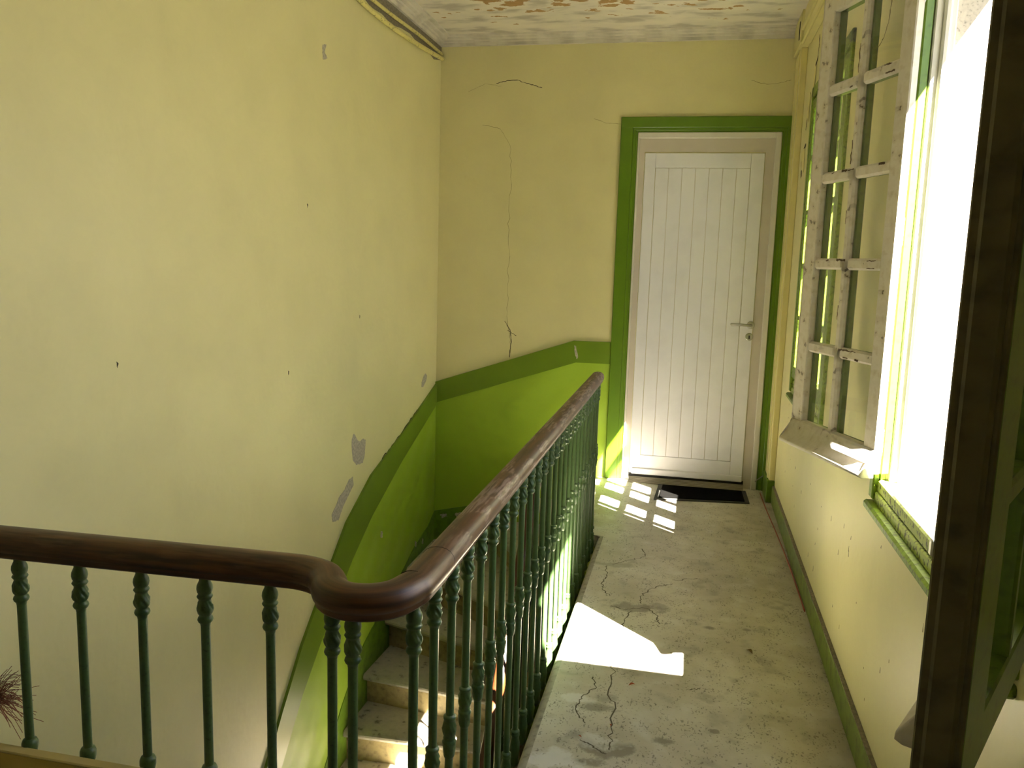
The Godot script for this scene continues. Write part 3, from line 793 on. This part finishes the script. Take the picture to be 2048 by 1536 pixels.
func balustrades() -> void:
	var root := thing("balustrade")
	tag(root, "green cast iron balustrade with worn brown handrail along walkway and landing edge", "balustrade")
	var Y := 0.748
	# plan: along the landing edge, goose-neck towards the camera, then along the walkway
	var pts := [Vector3(XL, Y, -1.205), Vector3(-1.2, Y, -1.216), Vector3(-0.9, Y, -1.226), Vector3(-0.66, Y, -1.234), Vector3(-0.605, Y, -1.232), Vector3(-0.568, Y, -1.217), Vector3(-0.546, Y, -1.19), Vector3(-0.528, Y, -1.162), Vector3(-0.498, Y, -1.145), Vector3(-0.462, Y, -1.148), Vector3(-0.432, Y, -1.170), Vector3(-0.416, Y, -1.21), Vector3(RAILX, Y, -1.26), Vector3(RAILX, Y, -1.5), Vector3(RAILX, Y, -2.2), Vector3(RAILX, Y, -3.0), Vector3(RAILX, Y, -3.7), Vector3(RAILX, Y, -3.80), Vector3(-0.412, Y - 0.002, -3.86), Vector3(-0.425, Y - 0.02, -3.92)]
	var st := sb(true)
	sweep(st, smooth_path(pts, 6), rail_profile())
	var hr := obj("handrail", st, M.wood, root)
	tag(hr, "brown wooden handrail with a goose-neck bend, worn pale on top")
	joint_ring(hr, Vector3(-0.4135, Y, -1.225), Vector3(0.12, 0, -1).normalized(), rail_profile())
	joint_ring(hr, Vector3(RAILX, Y, -1.345), Vector3(0, 0, -1), rail_profile())
	var tall := baluster_mesh(0.752, true, 0.0)
	var short := baluster_mesh(0.752 - 0.38, false, 0.0)
	for i in 25:
		put_baluster(root, tall, Vector3(RAILX, 0, -1.217 - 0.1105 * i), M.iron, i * 0.7)
	put_baluster(root, tall, Vector3(-0.42, 0, -3.965), M.iron, 0.3)
	for i in 10:
		if i <= 7: put_baluster(root, short, Vector3(-1.525 + 0.1215 * i, 0.38, -1.206 - 0.004 * i), M.iron, i * 0.9)
	put_baluster(root, tall, Vector3(-0.535, 0, -1.178), M.iron, 0.5)
	put_baluster(root, tall, Vector3(-0.492, 0, -1.160), M.iron, 1.1)

	# rail and balusters of the flight below, turning round the end of the well
	var low := thing("stair_balustrade")
	tag(low, "dark reddish brown handrail and green balusters of the flight descending behind the walkway", "balustrade")
	var lp := [Vector3(-0.425, Y - 0.02, -3.92), Vector3(-0.455, Y - 0.075, -3.985), Vector3(-0.51, Y - 0.16, -4.045), Vector3(-0.575, Y - 0.26, -4.06), Vector3(-0.64, Y - 0.37, -4.035), Vector3(-0.685, 0.27, -3.985), Vector3(-0.70, 0.17, -3.90), Vector3(-0.70, 0.055, -3.78), Vector3(-0.70, -0.045, -3.66), Vector3(-0.70, -0.30, -3.39), Vector3(-0.70, -0.48, -3.22), Vector3(-0.70, -0.69, -3.02), Vector3(-0.70, -1.0, -2.72), Vector3(-0.70, -1.4, -2.34)]
	var path := smooth_path(lp, 6)
	st = sb(true)
	sweep(st, path, rail_profile(0.9))
	obj("handrail", st, M.wood_dark, low)
	var run := 0.0
	var next := 0.06
	for i in path.size() - 1:
		var seg := Vector2(path[i].x, path[i].z).distance_to(Vector2(path[i + 1].x, path[i + 1].z))
		run += seg
		if run > next:
			next += 0.092
			var q := path[i]
			put_baluster(low, tall, Vector3(q.x, q.y - 0.752, q.z), M.iron, i)

# ------------------------------------------------------------------ windows
func leaf_frame(hinge: Vector3, u: Vector3, n: Vector3) -> Transform3D:
	return Transform3D(Basis(u, Vector3.UP, n), hinge)

func casement(parent: Node3D, xf: Transform3D, label: String, outer: Material, inner: Material, edge: Material, L := 0.462) -> void:
	# u along the leaf from the hinge, y up (world heights), w towards the outside
	var b := 0.775; var t := 2.085
	var stile := 0.058 + L - 0.462
	var st := sb()
	var add := func(s: SurfaceTool, lo: Vector3, hi: Vector3, bev: float) -> void: box(s, lo, hi, bev, xf)
	# inside half, seen green from the room
	for q in [[0.0, 0.055, b, t], [L - stile, L, b, t], [0.05, L - stile + 0.008, b, b + 0.062], [0.05, L - stile + 0.008, t - 0.052, t]]:
		add.call(st, Vector3(q[0], q[2], -0.024), Vector3(q[1], q[3], 0.0), 0.003)
	for y in [1.070, 1.3175, 1.565, 1.8125]:
		add.call(st, Vector3(0.05, y - 0.013, -0.022), Vector3(L - stile + 0.008, y + 0.013, 0.0), 0.004)
	add.call(st, Vector3(0.238 - 0.012, b + 0.05, -0.022), Vector3(0.238 + 0.012, t - 0.04, 0.0), 0.004)
	var leaf := obj("casement", st, inner, parent)
	tag(leaf, label)
	st = sb()
	for q in [[0.002, 0.058, b, t], [L - stile - 0.004, L - 0.002, b, t], [0.05, L - stile + 0.003, b, b + 0.068], [0.05, L - stile + 0.003, t - 0.055, t]]:
		add.call(st, Vector3(q[0], q[2], 0.0), Vector3(q[1], q[3], 0.021), 0.003)
	obj("outer_frame", st, outer, leaf)
	for y in [1.070, 1.3175, 1.565, 1.8125]:
		for c in [[0.055, 0.224], [0.252, L - stile]]:
			st = sb()
			add.call(st, Vector3(c[0], y - 0.016, 0.0), Vector3(c[1], y + 0.016, 0.0185), 0.006)
			obj("glazing_bar", st, outer, leaf)
	for i in 5:
		var ys := [b + 0.064, 1.055, 1.3025, 1.55, 1.7975, t - 0.05]
		st = sb()
		add.call(st, Vector3(0.224, ys[i] - 0.012, 0.0), Vector3(0.252, ys[i + 1] + 0.03, 0.0188), 0.006)
		obj("glazing_bar", st, outer, leaf)
		for c in [[0.05, 0.236], [0.240, L - stile + 0.006]]:
			st = sb()
			var p := [Vector3(c[0], ys[i], 0.006), Vector3(c[1], ys[i], 0.006), Vector3(c[1], ys[i + 1] + 0.03, 0.006), Vector3(c[0], ys[i + 1] + 0.03, 0.006)]
			quad(st, xf * p[0], xf * p[1], xf * p[2], xf * p[3], xf.basis.z)
			obj("pane", st, M.glass, leaf)
	if label.begins_with("open casement folded"):
		# flaked edges of the glazing bars
		var face := xf * Vector3(0, 0, 0.0188)
		for y in [1.070, 1.3175, 1.565, 1.8125]:
			for k in 4:
				var a0 := rng.randf_range(0.06, 0.36)
				var yy: float = y + (0.0105 if rng.randf() < 0.65 else -0.0105)
				st = ribbon([Vector2(a0, yy), Vector2(a0 + rng.randf_range(0.012, 0.05), yy + rng.randf_range(-0.002, 0.002))], face, xf.basis.x, Vector3.UP, xf.basis.z, rng.randf_range(0.0015, 0.0038))
				obj("flaked_edge", st, M.flaked, leaf)
			var v0: float = y + rng.randf_range(0.02, 0.12)
			st = ribbon([Vector2(0.2475, v0), Vector2(0.247, v0 + rng.randf_range(0.03, 0.10))], face, xf.basis.x, Vector3.UP, xf.basis.z, rng.randf_range(0.002, 0.0035))
			obj("flaked_edge", st, M.flaked, leaf)
		st = ribbon([Vector2(0.137, 1.99), Vector2(0.1425, 1.94), Vector2(0.158, 1.902), Vector2(0.18, 1.882)], xf * Vector3(0, 0, 0.0065), xf.basis.x, Vector3.UP, xf.basis.z, 0.0016)
		tag(obj("crack", st, M.crack, leaf), "dark curved crack in the top pane")
	# curved weatherboard on the outside foot
	var wl := L - 0.004 if L < 0.5 else 0.41
	st = sb(true)
	var prof := PackedVector2Array([Vector2(0.018, b + 0.068), Vector2(0.026, b + 0.060), Vector2(0.030, b + 0.045), Vector2(0.036, b + 0.028), Vector2(0.050, b + 0.012), Vector2(0.060, b + 0.004), Vector2(0.061, b - 0.006), Vector2(0.052, b - 0.010), Vector2(0.018, b - 0.010)])
	for i in prof.size():
		var p := prof[i]; var q := prof[(i + 1) % prof.size()]
		var f := func(uu: float, r: Vector2) -> Vector3: return xf * Vector3(uu, r.y, r.x)
		quad(st, f.call(0.004, p), f.call(wl, p), f.call(wl, q), f.call(0.004, q), xf.basis * Vector3(0, -(q.x - p.x), (q.y - p.y)) * -1.0)
	for uu in [0.004, wl]:
		for i in range(1, prof.size() - 1):
			tri(st, xf * Vector3(uu, prof[0].y, prof[0].x), xf * Vector3(uu, prof[i].y, prof[i].x), xf * Vector3(uu, prof[i + 1].y, prof[i + 1].x), xf.basis.x * (1.0 if uu > 0.2 else -1.0))
	tag(obj("weatherboard", st, outer, leaf), "curved drip board at the foot")
	# meeting stile with a rounded nose
	st = sb()
	add.call(st, Vector3(L, b, -0.018), Vector3(L + 0.009, t, 0.012), 0.006)
	add.call(st, Vector3(L - 0.001, b, -0.024), Vector3(L + 0.004, t, 0.021), 0.002)
	obj("meeting_stile", st, edge, leaf)

func window(called: String, label: String, w: Array, open: bool) -> void:
	var root := thing(called)
	tag(root, label, "window", "", "structure")
	var zf: float = w[0]; var zn: float = w[1]
	# casing on the room side
	var st := sb()
	for q in [[zf - 0.036, zf + 0.004, 0.70, WTOP + 0.03], [zn - 0.004, zn + 0.036, 0.70, WTOP + 0.03]]:
		box(st, Vector3(XR - 0.014, q[2], q[0]), Vector3(XR + 0.004, q[3], q[1]), 0.004)
	box(st, Vector3(XR - 0.014, WTOP - 0.02, zf - 0.036), Vector3(XR + 0.004, WTOP + 0.03, zn + 0.036), 0.004)
	obj("casing", st, M.casing_win, root)
	st = sb()
	box(st, Vector3(XR - 0.026, 0.668, zf - 0.036), Vector3(XR + 0.004, 0.692, zn + 0.036), 0.006)
	tag(obj("ledge", st, M.casing_win, root), "moulded green ledge under the window")
	st = sb()
	box(st, Vector3(XR - 0.006, 0.692, zf - 0.002), Vector3(XR + 0.02, 0.722, zn + 0.002), 0.003)
	box(st, Vector3(XR - 0.001, 0.7225, zf), Vector3(XR + 0.045, 0.756, zn), 0.004)
	tag(obj("sill_board", st, M.sill_worn, root), "green sill board worn through the paint")
	# fixed frame, white towards the outside
	st = sb()
	for q in [[zf, zf + 0.024], [zn - 0.024, zn]]:
		box(st, Vector3(XR + 0.022, 0.74, q[0]), Vector3(XR + 0.072, WTOP, q[1]), 0.003)
		var s := 1.0 if q[0] == zf else -1.0
		var zc: float = zf if s > 0 else zn
		box(st, Vector3(XR + 0.04, 0.74, min(zc, zc + s * 0.036)), Vector3(XR + 0.058, WTOP, max(zc, zc + s * 0.036)), 0.005)
	box(st, Vector3(XR + 0.022, WTOP - 0.034, zf), Vector3(XR + 0.072, WTOP, zn), 0.003)
	obj("frame", st, M.white_frame, root)
	st = sb()
	for q in [[zf - 0.001, zf + 0.008], [zn - 0.008, zn + 0.001]]:
		box(st, Vector3(XR + 0.002, 0.756, q[0]), Vector3(XR + 0.016, WTOP, q[1]), 0.002)
	obj("rebate_bead", st, M.casing_win, root)
	if open:
		st = sb()
		box(st, Vector3(XR - 0.012, 0.735, -1.765), Vector3(XR + 0.004, 0.770, -1.745), 0.003)
		tag(obj("keeper", st, M.steel, root), "small metal bolt keeper on the sill board")
	# outside reveal and sill
	st = sb()
	for q in [[zf - 0.012, zf + 0.002], [zn - 0.002, zn + 0.012]]:
		box(st, Vector3(XR + 0.072, 0.72, q[0]), Vector3(XR + WT + 0.004, WTOP + 0.012, q[1]))
	box(st, Vector3(XR + 0.072, WTOP - 0.002, zf), Vector3(XR + WT + 0.004, WTOP + 0.012, zn))
	obj("reveal", st, M.reveal, root)
	st = sb()
	box(st, Vector3(XR + 0.045, 0.66, zf), Vector3(XR + WT + 0.05, 0.735, zn), 0.006)
	obj("stone_sill", st, M.stone_out, root)
	st = sb()
	box(st, Vector3(XR + 0.05, 0.735, zf), Vector3(XR + 0.125, 0.741, zn), 0.002)
	obj("sill_flashing", st, M.steel, root)
	for zc in [zf, zn]:
		for y in [0.86, 1.40, 1.98]:
			st = sb(true)
			var s := 1.0 if zc == zf else -1.0
			var rows := PackedVector2Array([Vector2(0.0, y - 0.04), Vector2(0.004, y - 0.038), Vector2(0.0062, y - 0.033), Vector2(0.0062, y - 0.001), Vector2(0.0055, y), Vector2(0.0062, y + 0.001), Vector2(0.0062, y + 0.033), Vector2(0.004, y + 0.038), Vector2(0.0, y + 0.04)])
			lathe(st, rows, 12)
			var h := obj("hinge", st, M.white_frame, root)
			h.position = Vector3(XR - 0.006, 0, zc + s * 0.024)
	if open:
		var d1 := Vector3(-0.347, 0, -0.938).normalized()
		casement(root, leaf_frame(Vector3(0.507, 0, -2.268), d1, Vector3(d1.z, 0, -d1.x)), "open casement folded back, flaking white outer face", M.white_worn, M.green_in, M.white_worn)
		var d2 := Vector3(-0.4565, 0, 0.8897).normalized()
		casement(root, leaf_frame(Vector3(0.498, 0, -1.298), d2, Vector3(-d2.z, 0, d2.x)), "open casement swung towards the camera, dark green inner face", M.white_worn, M.green_in, M.edge_tan, 0.513)
	else:
		casement(root, leaf_frame(Vector3(XR + 0.012, 0, zf + 0.014), Vector3(0, 0, 1), Vector3(1, 0, 0)), "closed green casement", M.white_worn, M.casing_win, M.casing_win)
		casement(root, leaf_frame(Vector3(XR + 0.012, 0, zn - 0.014), Vector3(0, 0, -1), Vector3(1, 0, 0)), "closed green casement", M.white_worn, M.casing_win, M.casing_win)

# ------------------------------------------------------------------ door
func door() -> void:
	var root := thing("door_1", Vector3(0, 0, ZE))
	tag(root, "white boarded door with lever handle in a bright green architrave", "door", "", "structure")
	var x0 := -0.361; var x1 := 0.434; var yt := 2.051
	var st := sb()
	# green architrave in three steps
	var o := [[0.099, 0.028, 0.024], [0.030, 0.010, 0.017], [0.013, 0.0, 0.011]]
	for q in o:
		box(st, Vector3(x0 - q[0], 0.0, 0), Vector3(x0 - q[1], yt + q[0] * 0.86, q[2]), 0.003)
		box(st, Vector3(x1 + q[1], 0.0, 0), Vector3(minf(x1 + q[0], 0.508), yt + q[0] * 0.86, q[2]), 0.003)
		box(st, Vector3(x0 - q[0], yt + q[1] * 0.86, 0), Vector3(minf(x1 + q[0], 0.508), yt + q[0] * 0.86, q[2] + 0.0005), 0.003)
	tag(obj("architrave", st, M.casing, root), "stepped bright green architrave")
	# white frame: proud edge and recessed inner face
	st = sb()
	box(st, Vector3(x0, 0, 0), Vector3(x0 + 0.013, yt, 0.016), 0.003)
	box(st, Vector3(x1 - 0.032, 0, 0), Vector3(x1, yt, 0.020), 0.004)
	box(st, Vector3(x0, yt - 0.034, 0), Vector3(x1, yt, 0.018), 0.004)
	obj("frame", st, M.white_frame, root)
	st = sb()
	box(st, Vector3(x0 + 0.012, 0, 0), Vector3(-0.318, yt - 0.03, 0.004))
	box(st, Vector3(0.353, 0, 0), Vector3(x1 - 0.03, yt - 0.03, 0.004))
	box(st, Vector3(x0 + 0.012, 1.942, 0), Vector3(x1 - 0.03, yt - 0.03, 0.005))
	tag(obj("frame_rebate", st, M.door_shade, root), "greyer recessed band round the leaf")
	# leaf: rails and stiles round seven grooved boards
	var l0 := -0.315; var l1 := 0.350; var lb := 0.045; var lt := 1.936
	var g0 := -0.252; var g1 := 0.277; var gb := 0.160; var gt := 1.852
	st = sb()
	box(st, Vector3(l0, lb, 0), Vector3(g0 - 0.0012, lt, 0.009), 0.0015)
	box(st, Vector3(g1 + 0.0012, lb, 0), Vector3(l1, lt, 0.009), 0.0015)
	box(st, Vector3(g0 - 0.0012, gt + 0.0014, 0), Vector3(g1 + 0.0012, lt, 0.009), 0.0015)
	box(st, Vector3(g0 - 0.0012, lb, 0), Vector3(g1 + 0.0012, gb - 0.0014, 0.009), 0.0015)
	var leaf := obj("leaf", st, M.door, root)
	var w := (g1 - g0) / 7.0
	for i in 7:
		var c := g0 + w * i
		obj("plank", boxm(Vector3(c + 0.0011, gb, 0.0), Vector3(c + w - 0.0011, gt, 0.0088), 0.0016), M.door, leaf)
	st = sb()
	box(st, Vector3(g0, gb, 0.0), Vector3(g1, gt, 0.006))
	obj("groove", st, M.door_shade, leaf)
	tag(obj("drip_rail", boxm(Vector3(-0.302, 0.040, 0.004), Vector3(0.350, 0.078, 0.020), 0.005), M.door, leaf), "bevelled rail along the foot of the door")
	# lever handle and lock
	var hy := 0.972; var hx := 0.338
	st = sb(true)
	var disc := func(s: SurfaceTool, cx: float, cy: float, r: float, z0: float, z1: float) -> void:
		var n := 24
		for k in n:
			var a := TAU * k / n; var b := TAU * (k + 1) / n
			var rim := [Vector3(cx + cos(a) * r, cy + sin(a) * r, z0), Vector3(cx + cos(b) * r, cy + sin(b) * r, z0), Vector3(cx + cos(b) * r, cy + sin(b) * r, z1 - 0.002), Vector3(cx + cos(a) * r, cy + sin(a) * r, z1 - 0.002)]
			quad(s, rim[0], rim[1], rim[2], rim[3], Vector3(cos(a), sin(a), 0))
			var r2 := r - 0.003
			var f0 := Vector3(cx + cos(a) * r2, cy + sin(a) * r2, z1); var f1 := Vector3(cx + cos(b) * r2, cy + sin(b) * r2, z1)
			quad(s, rim[3], rim[2], f1, f0, Vector3(cos(a), sin(a), 1))
			tri(s, f0, f1, Vector3(cx, cy, z1), Vector3.BACK)
	disc.call(st, hx, hy, 0.022, 0.009, 0.015)
	sweep(st, smooth_path([Vector3(hx, hy, 0.012), Vector3(hx, hy, 0.035), Vector3(hx - 0.006, hy, 0.050), Vector3(hx - 0.03, hy + 0.001, 0.056), Vector3(hx - 0.07, hy + 0.003, 0.056), Vector3(hx - 0.105, hy + 0.002, 0.050), Vector3(hx - 0.112, hy, 0.048)], 5), circle(0.0075, 12), Vector3(0.02, 1, 0.01))
	tag(obj("handle", st, M.steel, root), "satin steel lever handle")
	st = sb()
	disc.call(st, hx - 0.004, hy - 0.068, 0.022, 0.009, 0.014)
	var lock := obj("lock", st, M.steel, root)
	obj("keyhole", boxm(Vector3(hx - 0.008, hy - 0.080, 0.0135), Vector3(hx, hy - 0.060, 0.0145), 0.0005), M.black, lock)
	# ribbed threshold
	st = sb()
	for k in 5: box(st, Vector3(-0.318, 0.0, 0.012 + k * 0.013), Vector3(0.358, 0.026 - k * 0.005, 0.022 + k * 0.013), 0.002)
	tag(obj("threshold", st, M.alu, root), "ribbed metal threshold")
	st = sb()
	box(st, Vector3(-0.318, 0.0, 0), Vector3(0.358, 0.045, 0.010))
	obj("gap", st, M.black, root)

# ------------------------------------------------------------------ loose things
func things() -> void:
	# door mat
	var mt := thing("doormat", Vector3(0, 0, 0))
	tag(mt, "black fibre doormat with a grey rubber border before the white door", "doormat")
	var q := [Vector2(-0.131, -4.90), Vector2(0.371, -4.905), Vector2(0.378, -4.652), Vector2(-0.145, -4.572)]
	var ctr := Vector2.ZERO
	for p in q: ctr += p * 0.25
	var st := sb()
	plate(st, PackedVector2Array(q), Vector3(0, 0.0006, 0), Vector3.RIGHT, Vector3(0, 0, 1), Vector3.UP, 0.006)
	obj("border", st, M.mat_edge, mt)
	var ins := PackedVector2Array()
	for p in q: ins.append(ctr + (p - ctr) * Vector2(0.90, 0.84))
	st = sb()
	plate(st, ins, Vector3(0, 0.0006, 0), Vector3.RIGHT, Vector3(0, 0, 1), Vector3.UP, 0.012)
	obj("pile", st, M.mat_fibre, mt)

	# cable along the right-hand baseboard
	st = sb(true)
	sweep(st, smooth_path([Vector3(0.452, 0.003, -4.90), Vector3(0.455, 0.003, -4.74), Vector3(0.462, 0.003, -4.5), Vector3(0.474, 0.003, -4.2), Vector3(0.486, 0.003, -3.8), Vector3(0.491, 0.003, -3.4), Vector3(0.492, 0.003, -3.2)], 5), circle(0.0028, 8))
	tag(obj("cable", st, M.cable), "thin reddish cable on the floor along the green baseboard", "cable")
	st = sb(true)
	sweep(st, smooth_path([Vector3(0.425, 0.055, -4.955), Vector3(0.44, 0.075, -4.94), Vector3(0.465, 0.10, -4.93)], 5), circle(0.003, 8))
	tag(obj("wire", st, M.alu), "short grey wire end sticking out beside the door frame's foot", "wire")

	# pipes under the left cornice
	var pz := func(list: Array, r: float) -> SurfaceTool:
		var s := sb(true)
		var p := []
		for l in list: p.append(Vector3(XL + r + 0.002 + l[2], l[1], l[0]))
		sweep(s, smooth_path(p, 4), circle(r, 12))
		return s
	var p1 := obj("pipe", pz.call([[-4.97, 2.478, 0.0], [-4.75, 2.462, 0.0], [-4.5, 2.446, 0.002], [-4.2, 2.432, 0.004], [-3.95, 2.43, 0.003], [-3.75, 2.437, 0.0], [-3.4, 2.462, 0.0], [-3.0, 2.47, 0.0], [-1.4, 2.47, 0.0]], 0.012), M.pipe)
	tag(p1, "lower yellow painted pipe sagging under the left cornice", "pipe", "", "")
	var p2 := obj("pipe", pz.call([[-4.97, 2.503, 0.0], [-4.6, 2.505, 0.0], [-4.4, 2.50, 0.0], [-4.2, 2.493, 0.0], [-3.95, 2.488, 0.0], [-3.7, 2.488, 0.0], [-3.2, 2.492, 0.0], [-1.4, 2.50, 0.0]], 0.009), M.pipe)
	tag(p2, "upper thin yellow pipe with flaking paint against the left cornice", "pipe", "", "")

	# tuft of red bristles at the left end of the parapet
	var br := thing("brush", Vector3(-1.272, 0.437, -1.26))
	tag(br, "frayed reddish brown brush bristles above the left end of the parapet board", "brush")
	st = sb()
	rng.seed = 77
	for k in 95:
		var d := Vector3(rng.randf_range(0.5, 1.0), rng.randf_range(-0.55, 0.85), rng.randf_range(-0.2, 0.35)).normalized()
		var len := rng.randf_range(0.035, 0.098)
		var a := Vector3(rng.randf_range(-0.01, 0.006), rng.randf_range(-0.018, 0.018), rng.randf_range(-0.01, 0.01))
		var m := a + d * len * 0.6
		var e := a + (d + Vector3(0.12, rng.randf_range(-0.35, 0.25), 0)).normalized() * len
		sweep(st, PackedVector3Array([a, m, e]), circle(0.0006, 3), Vector3(0.1, 0.2, 1.0), false)
	obj("bristles", st, M.bristle, br).set_meta("kind", "stuff")
	st = sb()
	sweep(st, PackedVector3Array([Vector3(-0.13, -0.005, 0), Vector3(-0.02, 0, 0)]), circle(0.014, 10), Vector3.UP)
	obj("handle", st, M.wood_dark, br)

	# dried leaves on the walkway
	var leaves := [[-0.112, -2.455, 0.5, M.leaf, "small orange dried leaf on the floor just below the large sun patch"], [-0.155, -2.21, 1.9, M.leaf, "tiny reddish leaf scrap beside the crack in the floor"], [-0.232, -2.13, 2.6, M.leaf, "tiny orange leaf scrap near the rounded floor edge"], [0.262, -2.79, 2.2, M.leaf2, "small curled brown leaf on the floor towards the right baseboard"]]
	for l in leaves:
		st = sb()
		var s := 0.022 if l[3] == M.leaf2 else (0.016 if leaves.find(l) == 0 else 0.008)
		var base := Transform3D(Basis(Vector3.UP, l[2]), Vector3(l[0], 0.002, l[1]))
		var n := 6
		for k in n:
			var t0 := float(k) / n; var t1 := float(k + 1) / n
			var w0 := sin(PI * t0) * 0.36 * s; var w1 := sin(PI * t1) * 0.36 * s
			var y0 := 0.004 * sin(PI * t0) * s / 0.02; var y1 := 0.004 * sin(PI * t1) * s / 0.02
			for sd in [-1.0, 1.0]:
				quad(st, base * Vector3((t0 - 0.5) * s * 1.5, y0, 0), base * Vector3((t1 - 0.5) * s * 1.5, y1, 0), base * Vector3((t1 - 0.5) * s * 1.5, y1 + w1 * 0.5, sd * w1), base * Vector3((t0 - 0.5) * s * 1.5, y0 + w0 * 0.5, sd * w0), Vector3.UP)
		tag(obj("dried_leaf", st, l[3]), l[4], "leaf")

func outside() -> void:
	tag(obj("ground", boxm(Vector3(0.75, -3.3, -22.0), Vector3(30.0, -3.1, 16.0)), M.ground), "sunlit pale courtyard ground outside the windows", "ground", "", "structure")
	# shutter standing open at right angles to the facade at the near window
	var sh := thing("shutter", Vector3(XR + WT + 0.0, 0, -1.35))
	tag(sh, "pale wooden shutter standing open outside the near window", "shutter")
	var st := sb()
	for q in [[0.0, 0.05, 0.70, 2.13], [0.70, 0.75, 0.70, 2.13], [0.05, 0.70, 0.70, 0.80], [0.05, 0.70, 2.06, 2.13], [0.05, 0.70, 1.36, 1.43]]:
		box(st, Vector3(q[0], q[2], 0.0), Vector3(q[1], q[3], 0.032), 0.003)
	obj("frame", st, M.shutter, sh)
	for k in 6:
		obj("plank", boxm(Vector3(0.048 + k * 0.109, 0.78, 0.006), Vector3(0.157 + k * 0.109, 2.08, 0.026), 0.003), M.shutter, sh)

func _ready() -> void:
	rng.seed = 5
	view()
	materials()
	shell()
	floors()
	stairs()
	door()
	window("window_1", "near window standing open, flaking white casements folded into the walkway", W1, true)
	window("window_2", "far closed window with green casing beside the white door", W2, false)
	balustrades()
	things()
	outside()
